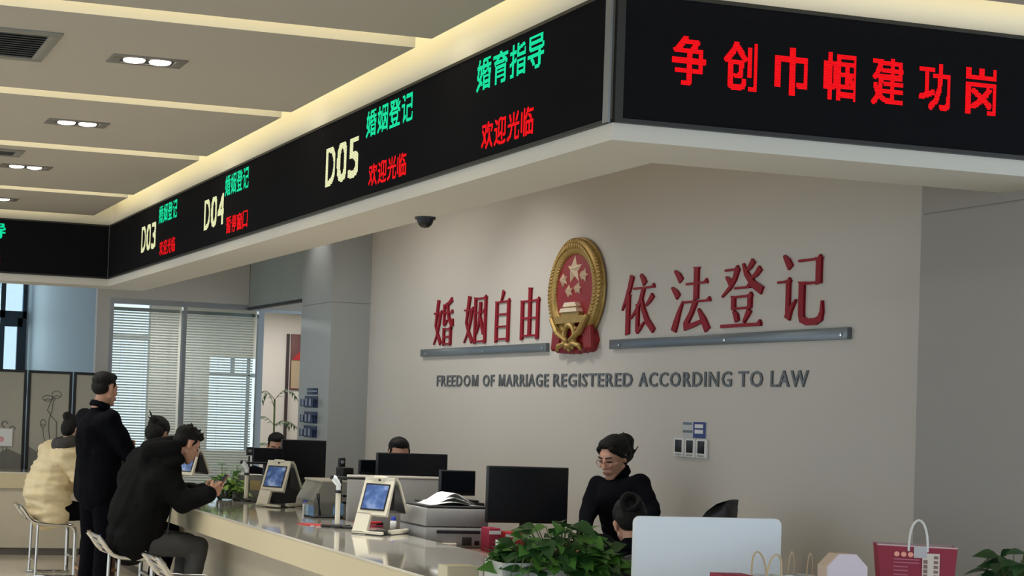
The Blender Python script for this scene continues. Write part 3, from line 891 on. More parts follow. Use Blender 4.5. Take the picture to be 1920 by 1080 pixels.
# ------------------------------------------------------------------ equipment
def monitor(label, px0, px1, ytop, ybot, d, ztab=0.74, group='black computer monitors', rz=0.0, stand='pole', name='computer_monitor', curved=False):
    c = W((px0 + px1) / 2, ybot, d)
    top = W((px0 + px1) / 2, ytop, d)
    w = (px1 - px0) / FPX * d / 0.965
    h = top.z - c.z
    t = thing(name, label, 'monitor', (c.x, c.y, ztab), rz, group)
    zb = c.z - ztab
    MB().box((-w / 2, -0.012, zb), (w / 2, 0.022, zb + h), 0.005).build('casing', M_BLACK, t)
    MB().box((-w / 2 + 0.008, -0.0145, zb + 0.02), (w / 2 - 0.008, -0.0115, zb + h - 0.008)).build('screen', M_SCREEN, t, False)
    k = MB()
    k.box((-0.025, 0.0, 0.012), (0.025, 0.045, zb + h * 0.35), 0.004)
    k.build('stand_neck', M_BLACK, t)
    MB().box((-0.12, -0.07, 0), (0.12, 0.11, 0.014), 0.005).build('stand_foot', M_BLACK, t)
    return t
monitor('large black monitor with thin bezels beside the standing woman', 907, 1067, 875, 981, 9.2)
monitor('wide black monitor hiding the face of the seated clerk with short hair', 703, 840, 850, 900, 10.6)
monitor('small part of a black monitor showing left of the wide one', 672, 722, 862, 890, 10.75)
monitor('tall black monitor in front of the column with the leaflet holders', 525, 610, 825, 897, 12.6)
monitor('low black monitor at the left of the tall one by the glass partition', 473, 530, 840, 868, 12.5)
tt = monitor('small square black customer display standing on the black cabinet', 822, 891, 882, 929, 9.75, 0.985, None)
c = W(848, 930, 9.75)
t = thing('desktop_cabinet', 'low black equipment box under the small square display', 'cabinet', (c.x, c.y + 0.03, 0.74))
MB().box((-0.19, -0.10, 0), (0.19, 0.12, 0.243), 0.006).build('casing', M_BLACK, t)
MB().box((-0.17, -0.104, 0.02), (0.17, -0.098, 0.20)).build('front_panel', M_DARK, t, False)
c = W(495, 890, 12.3)
t = thing('desktop_cabinet', 'black equipment box under the low far monitor', 'cabinet', (3.98, 11.54, 0.74))
MB().box((-0.22, -0.10, 0), (0.20, 0.10, 0.20), 0.006).build('casing', M_BLACK, t)
MB().box((-0.20, -0.104, 0.02), (0.18, -0.098, 0.17)).build('front_panel', M_DARK, t, False)

t = thing('desk_divider', 'light grey upright desk screen in front of the wide black monitor', 'desk screen', (4.06, 9.72, 0.74))
MB().box((-0.35, -0.012, 0.0), (0.33, 0.012, 0.345), 0.004).build('panel', M_LGREY, t)
MB().box((-0.352, -0.016, 0.345), (0.332, 0.016, 0.362), 0.004).build('top_rail', M_WHITE, t)

# grey printer at the counter back, cream printer further
t = thing('printer', 'grey desktop printer with sheets on its lid behind the nearer kiosk', 'printer', (3.955, 8.72, 0.74))
a = 0.205
MB().box((-a, -0.20, 0), (a, 0.20, 0.12), 0.012).build('lower_body', M_GPLAST, t)
MB().box((-a, -0.195, 0.123), (a, 0.20, 0.235), 0.016).build('upper_body', M_GPLAST, t)
MB().box((-a + 0.07, -0.206, 0.085), (a - 0.06, -0.196, 0.105), 0.003).build('paper_slot', M_DARK, t)
MB().box((0.03, -0.206, 0.015), (0.09, -0.196, 0.065), 0.002).build('vent_grille', M_LEDFRAME, t)
MB().box((0.11, -0.206, 0.018), (0.14, -0.196, 0.045), 0.002).build('power_socket', M_BLACK, t)
MB().box((-0.10, -0.215, 0.005), (-0.01, -0.196, 0.03), 0.004).build('front_tray', M_WPLAST, t)
MB().box((-a + 0.01, -0.19, 0.232), (a - 0.01, 0.19, 0.246), 0.006).build('lid', M_DARK, t)
for k in range(3):
    s = MB()
    w = 0.30 - 0.02 * k
    o = Vector((-0.03 + 0.03 * k, -0.06 + 0.05 * k, 0.2475 + 0.004 * k))
    rows = []
    for i in range(9):
        f_ = i / 8
        zz = 0.035 * (k + 1) * math.sin(PI * min(1, f_ * 1.1)) ** 2 * (0.6 + 0.4 * f_)
        rows.append((o.x + (f_ - 0.45) * w, zz))
    for i in range(8):
        (xa, za), (xb, zb) = rows[i], rows[i + 1]
        s.box((xa, o.y - 0.10, 0), (xb, o.y + 0.10, 0.001))
        # lift the strip
    bm_ = s.bm
    for v in bm_.verts:
        f_ = (v.co.x - o.x) / w + 0.45
        v.co.z += o.z + 0.032 * (k + 1) * 0.6 * max(0, math.sin(PI * min(1, max(0, f_)))) ** 2
    ob = s.build('paper_sheet', M_PAPER, None)
    ob.location = t.location
    tag(ob, ('flat lower', 'slightly curled middle', 'most strongly curled top')[k] + ' white sheet on the grey printer lid', 'paper', 'loose sheets on the printer')

t = thing('printer', 'cream printer with two black slots behind the nearer document camera', 'printer', (4.02, 10.95, 0.74))
MB().prism([(-0.19, 0), (0.19, 0), (0.19, 0.255), (-0.10, 0.255), (-0.17, 0.12)], -0.19, 0.19, u=(1, 0, 0), v=(0, 0, 1), n=(0, 1, 0)).build('body', mat('cream_plastic', (178, 176, 166), 0.45), t, False)
MB().box((-0.115, -0.195, 0.252), (0.195, 0.19, 0.268), 0.004).build('lid', M_WPLAST, t)
for z_ in (0.10, 0.15):
    MB().box((0.05, -0.196, z_), (0.18, -0.188, z_ + 0.014)).build('slot', M_BLACK, t, False)
MB().box((0.08, -0.10, 0.268), (0.17, 0.05, 0.36), 0.01).build('reader_unit', M_BLACK, t)

def kiosk(label, px, py, rz):
    p = at(px, py, 'Z', CT)
    t = thing('id_kiosk', label, 'terminal', (p.x, p.y, CT), rz, 'white self-service terminals')
    w = 0.10
    m = MB()
    # front head panel leaning back: local x is depth, +y is the left side seen from the front
    ang = math.atan2(0.15, 0.34)
    ux, uz = math.sin(ang), math.cos(ang)
    def pp(s_, tck): return (s_ * ux + tck * uz, s_ * uz - tck * ux)
    hd = [pp(0.13, 0), pp(0.365, 0), pp(0.372, 0.01), pp(0.13, 0.028)]
    m.prism(hd, -w, w, u=(1, 0, 0), v=(0, 0, 1), n=(0, 1, 0))
    m.prism([pp(0.0, 0), pp(0.14, 0), pp(0.14, 0.026), pp(0.012, 0.026)], 0.005, w, u=(1, 0, 0), v=(0, 0, 1), n=(0, 1, 0))
    m.box((0.06, 0, 0), (0.06, 0, 0))
    m.build('front_panel', M_WPLAST, t, False)
    MB().prism([pp(0.155, -0.003), pp(0.325, -0.003), pp(0.325, 0.001), pp(0.155, 0.001)], -w + 0.018, w - 0.018, u=(1, 0, 0), v=(0, 0, 1), n=(0, 1, 0)).build('bezel', M_BLACK, t, False)
    MB().prism([pp(0.165, -0.005), pp(0.315, -0.005), pp(0.315, -0.002), pp(0.165, -0.002)], -w + 0.026, w - 0.026, u=(1, 0, 0), v=(0, 0, 1), n=(0, 1, 0)).build('screen', M_KSCREEN, t, False)
    MB().ball((pp(0.350, -0.002)[0], 0, pp(0.350, -0.002)[1]), 0.008, None, 8).build('camera_lens', M_BLACK, t)
    tp = pp(0.368, 0.0)
    MB().cap((tp[0] - 0.002, -0.035, tp[1] - 0.004), 0.012, (tp[0] - 0.002, 0.035, tp[1] - 0.004), 0.012, 10).build('top_bump', M_WPLAST, t)
    # top bend and hanging back leg
    x1, z1 = tp
    prof = [(x1 - 0.008, z1 - 0.016), (x1 + 0.03, z1 - 0.018), (x1 + 0.055, z1 - 0.04), (x1 + 0.155, 0.13)]
    outer = [(x1 - 0.006, z1), (x1 + 0.035, z1 - 0.001), (x1 + 0.067, z1 - 0.03), (x1 + 0.17, 0.132)]
    MB().prism(outer + prof[::-1], -w, w, u=(1, 0, 0), v=(0, 0, 1), n=(0, 1, 0)).build('back_leg', M_WPLAST, t, False)
    MB().prism([(x1 + 0.01, z1 - 0.05), (x1 + 0.052, z1 - 0.05), (x1 + 0.152, 0.12), (x1 + 0.01, 0.145)], -w + 0.006, w - 0.006, u=(1, 0, 0), v=(0, 0, 1), n=(0, 1, 0)).build('inner_plate', M_DARK, t, False)
    MB().box((0.0, -w, 0.0), (0.33, w, 0.010), 0.003).build('base_plate', M_BLACK, t)
    k = MB()
    k.box((0.0, 0.02, 0.010), (0.05, w, 0.024), 0.003).box((0.12, -w - 0.002, 0.004), (0.335, -w + 0.022, 0.03), 0.004).box((0.0, -w + 0.0, 0.004), (0.035, w, 0.022), 0.003)
    k.build('base_edge', M_WPLAST, t)
    return t
# screen picture: soft blue patches
M_KSCREEN = mat('kiosk_screen', (60, 90, 150), 0.25, var=0)
nt = M_KSCREEN.node_tree
b = nt.nodes['Principled BSDF']
tc = nt.nodes.new('ShaderNodeTexCoord')
vz = nt.nodes.new('ShaderNodeTexNoise'); vz.inputs['Scale'].default_value = 16; vz.inputs['Detail'].default_value = 1
cr = nt.nodes.new('ShaderNodeValToRGB')
cr.color_ramp.elements[0].position = 0.38; cr.color_ramp.elements[0].color = (*lin((40, 58, 96)), 1)
cr.color_ramp.elements[1].position = 0.64; cr.color_ramp.elements[1].color = (*lin((196, 214, 240)), 1)
e_ = cr.color_ramp.elements.new(0.5); e_.color = (*lin((98, 132, 180)), 1)
nt.links.new(tc.outputs['Object'], vz.inputs['Vector']); nt.links.new(vz.outputs['Fac'], cr.inputs['Fac'])
nt.links.new(cr.outputs['Color'], b.inputs['Emission Color']); b.inputs['Emission Strength'].default_value = 0.32
kiosk('nearer white self-service terminal with tilted blue screen, on the counter by the grey printer', 686, 1003, math.radians(38))
kiosk('farthest white self-service terminal, half hidden behind the face of the man on his phone', 334, 916, math.radians(38))
kiosk('farther white self-service terminal with tilted blue screen, on the counter by the potted plant', 500, 951, math.radians(38))

def doc_camera(label, px, py, h):
    p = at(px, py, 'Z', CT)
    t = thing('document_camera', label, 'document camera', (p.x, p.y, CT), 0, 'white pole document cameras')
    k = MB()
    k.lathe([(0, 0.022), (0.03, 0.022), (0.042, 0.014), (0.045, 0.0), (0, 0)])
    for a_ in (0.3, -0.9, 2.4):
        k.cap((0, 0, 0.010), 0.010, (0.10 * math.cos(a_), 0.10 * math.sin(a_), 0.009), 0.009, 8)
    k.build('base', M_BLACK, t)
    MB().tube([(0, 0, 0.015), (0, 0, h - 0.09)], 0.016, 16).build('pole', M_WPLAST, t)
    MB().tube([(0, 0, h - 0.10), (0, 0, h - 0.082)], 0.020, 16).build('collar', M_BLACK, t)
    k = MB()
    k.cap((0, 0, h - 0.08), 0.015, (0, 0, h - 0.055), 0.014).cap((0, 0, h - 0.05), 0.016, (-0.03, 0, h - 0.01), 0.020)
    k.build('joint', M_SILVER, t)
    k = MB()
    k.cap((-0.042, 0.0, h - 0.004), 0.016, (-0.02, 0.01, h), 0.012, 10)
    k.cap((-0.01, 0.02, h - 0.006), 0.009, (0.19, 0.03, h - 0.008), 0.008, 10)
    k.build('arm', M_BLACK, t)
doc_camera('white pole document camera with black arm between the two terminals', 632, 990, 0.315)
doc_camera('white pole document camera with black arm beside the farther terminal, near the phone', 461, 940, 0.30)

def webcam(label, px, ytop, d, ztab):
    p = W(px, ytop, d)
    t = thing('webcam', label, 'webcam', (p.x, p.y, ztab), 0, 'webcams on stalks')
    h = p.z - ztab
    MB().lathe([(0, 0.01), (0.035, 0.008), (0.04, 0), (0, 0)]).build('base', M_BLACK, t)
    MB().tube([(0, 0, 0.006), (0, 0, h - 0.07)], 0.008, 8).build('stalk', M_BLACK, t)
    MB().box((-0.022, -0.02, h - 0.065), (0.022, 0.02, h), 0.006).build('camera_body', M_BLACK, t)
    MB().lathe([(0, 0.004), (0.01, 0.004), (0.013, 0), (0, 0)], M=Matrix.Translation((0, -0.02, h - 0.03)) @ Matrix.Rotation(PI / 2, 4, 'X')).build('lens', M_ALU, t)
webcam('small black webcam on a stalk above the cream printer', 641, 858, 10.9, 0.74)
webcam('small black webcam on a stalk beside the low far monitor', 468, 838, 12.05, 0.74)

# acrylic pen tray, papers, bottles
p = at(606, 970, 'Z', CT)
M_CLEAR = glass_mat('clear_acrylic', (247, 249, 249), 0.03)
t = thing('pen_tray', 'clear acrylic pen tray with black rim on the counter', 'tray', (p.x, p.y, CT), math.radians(5))
MB().box((-0.11, -0.08, 0), (0.11, 0.08, 0.012), 0.003).build('base', M_BLACK, t)
k = MB()
k.box((-0.11, -0.08, 0.012), (0.11, -0.077, 0.10)).box((-0.11, 0.077, 0.012), (0.11, 0.08, 0.10)).box((-0.11, -0.077, 0.012), (-0.107, 0.077, 0.10)).box((0.107, -0.077, 0.012), (0.11, 0.077, 0.10))
k.build('acrylic_walls', M_CLEAR, t, False)
for i, (x, lx, lab) in enumerate(((-0.03, 0.0, 'upright black pen standing in the acrylic tray'), (-0.02, 0.075, 'black pen leaning to the right in the acrylic tray'))):
    q = MB().cap((p.x + x, p.y, CT + 0.017), 0.005, (p.x + x - lx * 0.35, p.y + 0.01, CT + 0.155), 0.005, 8)
    tag(q.build('pen', M_BLACK, None), lab, 'pen', 'pens in the acrylic tray')
def bottle(label, px, py):
    p = at(px, py, 'Z', CT)
    t = thing('glue_bottle', label, 'bottle', (p.x, p.y, CT), 0, 'blue-capped bottles')
    MB().lathe([(0, 0), (0.018, 0), (0.02, 0.004), (0.02, 0.045), (0.014, 0.054), (0, 0.055)]).build('bottle', M_PAPER, t)
    MB().lathe([(0, 0.052), (0.015, 0.052), (0.015, 0.074), (0.012, 0.078), (0, 0.079)]).build('cap', mat('blue_cap', (36, 62, 168), 0.4), t)
bottle('small white bottle with blue cap under the arch of the nearer terminal', 737, 992)
bottle('small white bottle with blue cap at the left of the acrylic pen tray', 572, 958)
for i, (px, py, rz, lab) in enumerate(((583, 984, 0.2, 'flat red booklet lying on the counter, left one of two'), (606, 986, -0.25, 'flat red booklet lying on the counter, right one of two'))):
    p = at(px, py, 'Z', CT)
    t = thing('red_booklet', lab, 'booklet', (p.x, p.y, CT), rz, 'red booklets on the counter')
    MB().box((-0.055, -0.08, 0), (0.055, 0.08, 0.005 + 0.002 * i), 0.001).build('cover', M_REDP, t)
    MB().box((-0.052, -0.082, 0.001), (0.056, -0.0795, 0.004)).build('pages', M_PAPER, t, False)
p = at(735, 984, 'Z', CT)
t = thing('stapler', 'dark red stapler lying behind the nearer terminal', 'stapler', (3.66, 9.2, CT), 0.1)
MB().box((-0.10, -0.018, 0), (0.10, 0.018, 0.012), 0.003).build('base', M_MAROON, t)
MB().box((-0.10, -0.014, 0.02), (0.09, 0.014, 0.036), 0.005).build('arm', M_REDP, t)
MB().box((0.06, -0.014, 0.01), (0.10, 0.014, 0.03), 0.003).build('hinge', M_BLACK, t)

# books and boxes on the desk by the large monitor
for lab, px0, px1, y0, y1, d, m in (('dark maroon file box standing on the desk right of the grey printer', 915, 938, 990, 1028, 9.05, M_MAROON), ('bright red file box standing on the desk behind the green plant', 944, 984, 997, 1022, 9.1, M_REDP), ('small white box in front of the red file box on the desk', 936, 950, 1012, 1030, 8.9, M_PAPER)):
    a_, b_ = W(px0, y0, d), W(px1, y1, d)
    t = thing('file_box', lab, 'box', ((a_.x + b_.x) / 2, b_.y, 0.74), 0, 'file boxes on the desk')
    w = (px1 - px0) / FPX * d
    MB().box((-w / 2, 0, 0), (w / 2, 0.11 if px0 != 936 else 0.06, a_.z - 0.74), 0.003).build('box_body', m, t)
    MB().box((-w / 2 - 0.001, -0.002, (a_.z - 0.74) * 0.75), (w / 2 + 0.001, 0.0, (a_.z - 0.74) * 0.9)).build('label_strip', M_PAPER if m != M_PAPER else M_GPLAST, t, False)

# silver all-in-one computer seen from behind, on the front counter
c = W(1328, 972, 6.25)
t = thing('desktop_computer', 'large silver all-in-one computer seen from its plain back', 'computer', (c.x, c.y, CT), math.radians(-1))
w, r = 0.655, 0.028
prof = []
zb, zt = 0.065, c.z - CT + 0.004
for cx_, cz_, a0 in ((w / 2 - r, zt - r, 0), (-w / 2 + r, zt - r, PI / 2), (-w / 2 + r, zb + r, PI), (w / 2 - r, zb + r, 1.5 * PI)):
    prof += [(cx_ + r * math.cos(a0 + PI / 2 * k / 6), cz_ + r * math.sin(a0 + PI / 2 * k / 6)) for k in range(7)]
m_ = MB().prism(prof, -0.010, 0.012, u=(1, 0, 0), v=(0, 0, 1), n=(0, 1, 0))
m_.build('shell', M_SILVER, t, False)
MB().box((-w / 2 + 0.02, 0.011, zb + 0.03), (w / 2 - 0.02, 0.014, zt - 0.02)).build('screen', M_SCREEN, t, False)
MB().prism([(-0.10, 0), (0.10, 0), (0.095, 0.10), (-0.095, 0.10)], -0.022, -0.012, u=(1, 0, 0), v=(0, 0, 1), n=(0, 1, 0)).build('stand_neck', M_SILVER, t, False)
MB().box((-0.11, -0.09, 0), (0.11, 0.10, 0.008), 0.003).build('stand_foot', M_SILVER, t)

# gifts on the front counter
def arc(p0, p1, h, n_=14, lean=0.0):
    p0, p1 = Vector(p0), Vector(p1)
    out = []
    for i in range(n_ + 1):
        a = PI * i / n_
        c = (p0 + p1) / 2 + (p0 - p1) / 2 * math.cos(a)
        out.append(c + Vector((0, lean * math.sin(a), h * math.sin(a) ** 0.8)))
    return out
c = W(1715, 1022, 5.95)
t = thing('gift_bag', 'crimson paper gift bag with white rope handle and white tag', 'gift bag', (c.x, c.y, CT), math.radians(-30))
hb = c.z - CT
m_ = MB()
W0, W1, D0 = 0.112, 0.139, 0.05
def bagside(m, a, b, c_, d_):
    m.quad(a, b, c_, d_)
k = MB()
th = 0.002
for s in (-1, 1):
    k.prism([(-W0, 0), (W0, 0), (W1, hb), (-W1, hb)], s * D0 - th, s * D0 + th, u=(1, 0, 0), v=(0, 0, 1), n=(0, 1, 0))
    k.prism([(s * W0, 0), (s * W0 + th, 0), (s * W1 + th, hb), (s * W1, hb)], -D0, D0, u=(1, 0, 0), v=(0, 0, 1), n=(0, 1, 0))
k.box((-W0, -D0, 0), (W0, D0, 0.003))
k.build('bag_body', M_MAROON, t, False)
k = MB()
for s in (-1, 1):
    k.box((-W1 - 0.001, s * D0 - 0.003, hb - 0.004), (W1 + 0.001, s * D0 + 0.003, hb + 0.002))
k.build('rim', mat('rim_pink', (206, 176, 180), 0.6), t, False)
pts = arc((-0.030, -D0 - 0.004, hb - 0.02), (0.036, -D0 - 0.004, hb - 0.02), 0.118)
MB().tube(pts, 0.0042, 8).build('handle', M_PAPER, t)
MB().tube([(p_[0] * 1.0, p_[1] * -1, p_[2] - 0.115) for p_ in pts], 0.0042, 8).build('handle', M_PAPER, t)
y_ = -D0 - 0.004
MB().box((-0.012, y_ - 0.003, hb - 0.044), (0.034, y_, hb + 0.0), 0.001).build('fold_tab', mat('tab_grey', (196, 194, 200), 0.6), t)
k = MB()
k.box((0.018, y_ - 0.002, hb - 0.16), (0.078, y_, hb - 0.025))
k.build('tag', mat('cream_tag', (226, 212, 204), 0.7), t, False)
for i in range(3):
    MB().lathe([(0, 0.002), (0.0095, 0.002), (0.0095, 0), (0, 0)], M=Matrix.Translation((-0.071 + 0.024 * i, y_, hb - 0.033)) @ Matrix.Rotation(PI / 2, 4, 'X')).build('dot', mat('coral_dot', (246, 168, 150), 0.5), t, False)
k = MB()
for i, (l_, z_) in enumerate(((0.09, 0.052), (0.09, 0.064), (0.05, 0.080), (0.05, 0.094), (0.05, 0.110))):
    k.box((-0.082, y_ - 0.0015, hb - z_ - 0.002), (-0.082 + l_, y_, hb - z_ + 0.002))
k.build('printed_lines', mat('print_pink', (190, 110, 130), 0.6), t, False)
k = MB()
for i in range(6):
    k.box((0.058, y_ - 0.0035, hb - 0.045 - i * 0.018), (0.073, y_ - 0.0015, hb - 0.034 - i * 0.018))
k.build('tag_writing', mat('tag_brown', (140, 112, 100), 0.6), t, False)
k = MB()
for i in range(6):
    k.box((0.022, y_ - 0.0035, hb - 0.064 - i * 0.018), (0.036, y_ - 0.0015, hb - 0.050 - i * 0.018))
k.build('tag_writing', mat('tag_brown', (140, 112, 100), 0.6), t, False)

c = W(1578, 1036, 5.9)
t = thing('gift_box', 'pale pink octagonal gift box with kraft side, left of the crimson bag', 'gift box', (c.x, c.y, CT), math.radians(-6))
R8 = 0.085
zc = c.z - CT - R8 * 0.96
oc = [(R8 * math.cos(PI / 8 + PI / 4 * i), zc + R8 * math.sin(PI / 8 + PI / 4 * i)) for i in range(8)]
zmin = min(p_[1] for p_ in oc)
MB().prism(oc, -0.035, 0.03, u=(1, 0, 0), v=(0, 0, 1), n=(0, 1, 0)).build('side', mat('tan_side', (208, 186, 168), 0.7), t, False)
MB().prism([(x * 1.015, zc + (z - zc) * 1.015) for x, z in oc], -0.045, -0.034, u=(1, 0, 0), v=(0, 0, 1), n=(0, 1, 0)).build('lid', M_PINK, t, False)
MB().box((-0.06, -0.03, 0), (0.06, 0.045, zmin + 0.004)).build('stand', M_PAPER, t, False)
for lab, px0, px1, d, ytop, hy, m in (('white paper bag with twisted kraft handles in front of the silver computer', 1404, 1470, 5.8, 1078, 1036, M_KRAFT), ('white paper bag with flat kraft handles at the right edge of the silver computer', 1474, 1528, 6.0, 1078, 1036, M_KRAFT)):
    c = W((px0 + px1) / 2, ytop, d)
    w = (px1 - px0) / FPX * d
    t = thing('paper_bag', lab, 'paper bag', (c.x, c.y, CT), math.radians(10 if px0 < 1450 else 35), 'white paper bags')
    hb = c.z - CT
    k = MB()
    dd = 0.035
    for s in (-1, 1):
        k.box((-w / 2, s * dd - 0.001, 0), (w / 2, s * dd + 0.001, hb)).box((s * w / 2 - 0.001, -dd, 0), (s * w / 2 + 0.001, dd, hb))
    k.box((-w / 2, -dd, 0), (w / 2, dd, 0.002))
    k.build('bag_body', M_PAPER, t, False)
    hh = W(px0, hy, d).z - c.z
    for s in (-1, 1):
        if px0 < 1450:
            MB().tube(arc((-w * 0.28, s * dd, hb - 0.02), (w * 0.28, s * dd, hb - 0.02), hh + 0.02, lean=0.012 * s), 0.0035, 8).build('handle', m, t)
        else:
            q = [(p_.x, p_.z) for p_ in arc((-w * 0.30, 0, hb - 0.02), (w * 0.30, 0, hb - 0.02), hh + 0.02)]
            MB().prism(ribbon([(x, z, 0.009) for x, z in q], 1.0), s * dd - 0.001, s * dd + 0.001, u=(1, 0, 0), v=(0, 0, 1), n=(0, 1, 0)).build('handle', m, t, False)
c = W(1372, 1076, 5.7)
t = thing('gift_box', 'low crimson box at the bottom edge below the silver computer', 'gift box', (c.x, c.y, CT), math.radians(-6), None)
MB().box((-0.06, -0.045, 0), (0.06, 0.045, c.z - CT - 0.02), 0.002).build('box_body', M_MAROON, t)
MB().box((-0.062, -0.047, c.z - CT - 0.02), (0.062, 0.047, c.z - CT), 0.002).build('lid', M_MAROON, t)
c = W(869, 1062, 6.9)
t = thing('card_box', 'cream card box on the near end of the counter left of the planter', 'box', (c.x, c.y, CT), 0)
MB().box((-0.076, 0, 0), (0.076, 0.10, c.z - CT), 0.002).build('box_body', mat('cream_card', (214, 204, 176), 0.6), t)
MB().box((-0.070, -0.002, 0.006), (0.070, 0.0, c.z - CT - 0.006)).build('front_sheet', mat('cream_sheet', (222, 212, 184), 0.55), t, False)

# ------------------------------------------------------------------ plants
def leaf(mb, base, d, up, L_, w, fold=0.25, droop=0.3, seg=6):
    """pointed oval leaf from base along d, surface facing up"""
    d = Vector(d).normalized()
    up = Vector(up)
    s = d.cross(up).normalized()
    up = s.cross(d)
    base = Vector(base)
    prof = [0.0, 0.62, 0.98, 0.92, 0.62, 0.30, 0.0]
    mid, lft, rgt = [], [], []
    for i in range(seg + 1):
        f = i / seg
        c = base + d * (L_ * f) - up * (droop * L_ * f * f)
        ww = w / 2 * prof[i]
        mid.append(mb.bm.verts.new(c))
        if 0 < i < seg:
            lft.append(mb.bm.verts.new(c + s * ww + up * ww * fold))
            rgt.append(mb.bm.verts.new(c - s * ww + up * ww * fold))
        else:
            lft.append(mid[-1]); rgt.append(mid[-1])
    for i in range(seg):
        for S in (lft, rgt):
            q = [mid[i], mid[i + 1], S[i + 1], S[i]]
            q = list(dict.fromkeys(q))
            if len(q) > 2:
                mb.bm.faces.new(q)
def foliage(mb, st, n_, spread, h0, h1, L0, L1, rnd, hang=0.0, two=None):
    for i in range(n_):
        a = rnd.random() * 2 * PI
        r = math.sqrt(rnd.random())
        x, y = spread[0] * r * math.cos(a), spread[1] * r * math.sin(a)
        top = h1 * (1 - 0.55 * r * r)
        z = h0 + (top - h0) * (rnd.random() ** 0.6)
        if rnd.random() < hang:
            z -= 0.10 * rnd.random()
        p = Vector((x, y, z))
        o = Vector((x, y, 0))
        d = Vector((math.cos(a) + rnd.uniform(-.6, .6), math.sin(a) + rnd.uniform(-.6, .6), rnd.uniform(-0.5, 0.55)))
        if d.length < .2: d = Vector((1, 0, .2))
        L_ = rnd.uniform(L0, L1)
        up = Vector((rnd.uniform(-.5, .5), rnd.uniform(-.9, .1), 1))
        (mb if two is None or rnd.random() > 0.3 else two)
        tgt = mb if two is None or rnd.random() > 0.35 else two
        leaf(tgt, p, d, up, L_, L_ * rnd.uniform(0.62, 0.8), 0.22, rnd.uniform(0.1, 0.5))
        b0 = Vector((x * 0.25, y * 0.25, h0 - 0.03))
        st.tube([b0, (b0 + p) / 2 + Vector((0, 0, 0.015)), p], 0.0022, 5)

rnd = random.Random(3)
c = W(1050, 1050, 6.45)
t = thing('potted_plant', 'bushy green pothos in a white trough at the corner of the counter', 'plant', (c.x, c.y, CT))
hw, hp = 0.265, 0.145
k = MB()
k.box((-0.30, -0.08, 0), (0.14, -0.072, hp)).box((-0.30, 0.072, 0), (0.14, 0.08, hp)).box((-0.30, -0.072, 0), (-0.292, 0.072, hp)).box((0.132, -0.072, 0), (0.14, 0.072, hp)).box((-0.292, -0.072, 0), (0.132, 0.072, 0.01))
k.build('planter', mat('planter_white', (196, 198, 190), 0.45), t, False)
MB().box((-0.292, -0.072, 0.01), (0.132, 0.072, hp - 0.015)).build('soil', M_SOIL, t, False)
lf, l2, sm = MB(), MB(), MB()
foliage(lf, sm, 300, (0.27, 0.17), 0.12, 0.315, 0.06, 0.11, rnd, 0.25, l2)
for (x, y, z, dx, dz) in ((-0.27, -0.1, 0.10, -0.1, -1), (-0.24, -0.11, 0.11, -0.25, -1), (-0.20, -0.11, 0.10, 0.1, -1), (0.22, -0.1, 0.15, 0.8, -0.4), (0.05, -0.12, 0.12, 0.2, -1)):
    leaf(lf, (x, y, z), (dx, -0.2, dz), (0, -1, 0.2), 0.09, 0.055, 0.2, 0.2)
    sm.tube([(x * .6, 0, 0.15), (x * .9, y * .9, 0.165), (x, y, z)], 0.002, 5)
lf.build('leaves', M_LEAF, t, True, 80); l2.build('darker_leaves', M_LEAFD, t, True, 80); sm.build('stems', M_STEM, t)

c = W(1905, 1080, 6.0)
t = thing('potted_plant', 'dark leafy plant at the right edge of the photo beside the crimson bag', 'plant', (c.x, c.y, CT))
MB().lathe([(0, 0), (0.06, 0), (0.075, 0.12), (0.07, 0.12), (0.062, 0.10), (0, 0.10)]).build('pot', mat('planter_white', (196, 198, 190), 0.45), t)
MB().lathe([(0, 0.098), (0.0625, 0.101), (0.06, 0.103), (0, 0.106)]).build('soil', M_SOIL, t)
lf, sm = MB(), MB()
foliage(lf, sm, 60, (0.11, 0.08), 0.12, 0.36, 0.07, 0.11, rnd)
for (x, z, dx, dz) in ((-0.02, 0.295, -1, 0.1), (-0.05, 0.255, -1, 0.0), (-0.03, 0.20, -1, -0.2), (0.0, 0.31, 0.3, 0.4)):
    leaf(lf, (x, -0.06, z), (dx, -0.1, dz), (0, -0.5, 1), 0.085, 0.045, 0.2, 0.25)
    sm.tube([(0, 0, 0.1), (x, -0.06, z)], 0.0025, 5)
lf.build('leaves', M_LEAFD, t, True, 80); sm.build('stems', M_STEM, t)

p = at(418, 918, 'Z', CT)
p = Vector((3.42, 11.6, CT))
t = thing('potted_plant', 'light green leafy plant in a glass jar behind the held phone', 'plant', p)
MB().lathe([(0.0, 0.004), (0.055, 0.004), (0.062, 0.02), (0.062, 0.11), (0.05, 0.125), (0.046, 0.125), (0.057, 0.108), (0.057, 0.02), (0.05, 0.008), (0, 0.008)]).build('glass_jar', M_GLASS, t)
MB().lathe([(0, 0.01), (0.054, 0.012), (0.055, 0.06), (0, 0.062)]).build('soil', M_SOIL, t)
lf, l2, sm = MB(), MB(), MB()
foliage(lf, sm, 110, (0.16, 0.11), 0.07, 0.20, 0.05, 0.08, rnd, 0.2, l2)
for (x, z) in ((-0.03, 0.27), (0.0, 0.235), (0.05, 0.22), (0.10, 0.26), (0.13, 0.23)):
    for s in (-1, 1):
        leaf(l2, (x, 0, z), (s, -0.3, 0.2), (0, -0.6, 1), 0.04, 0.026)
    sm.tube([(x * .3, 0, 0.08), (x * .8, 0, z * .7), (x, 0, z)], 0.0022, 5)
lf.build('leaves', M_LEAFY, t, True, 80); l2.build('darker_leaves', M_LEAF, t, True, 80); sm.build('stems', M_STEM, t)

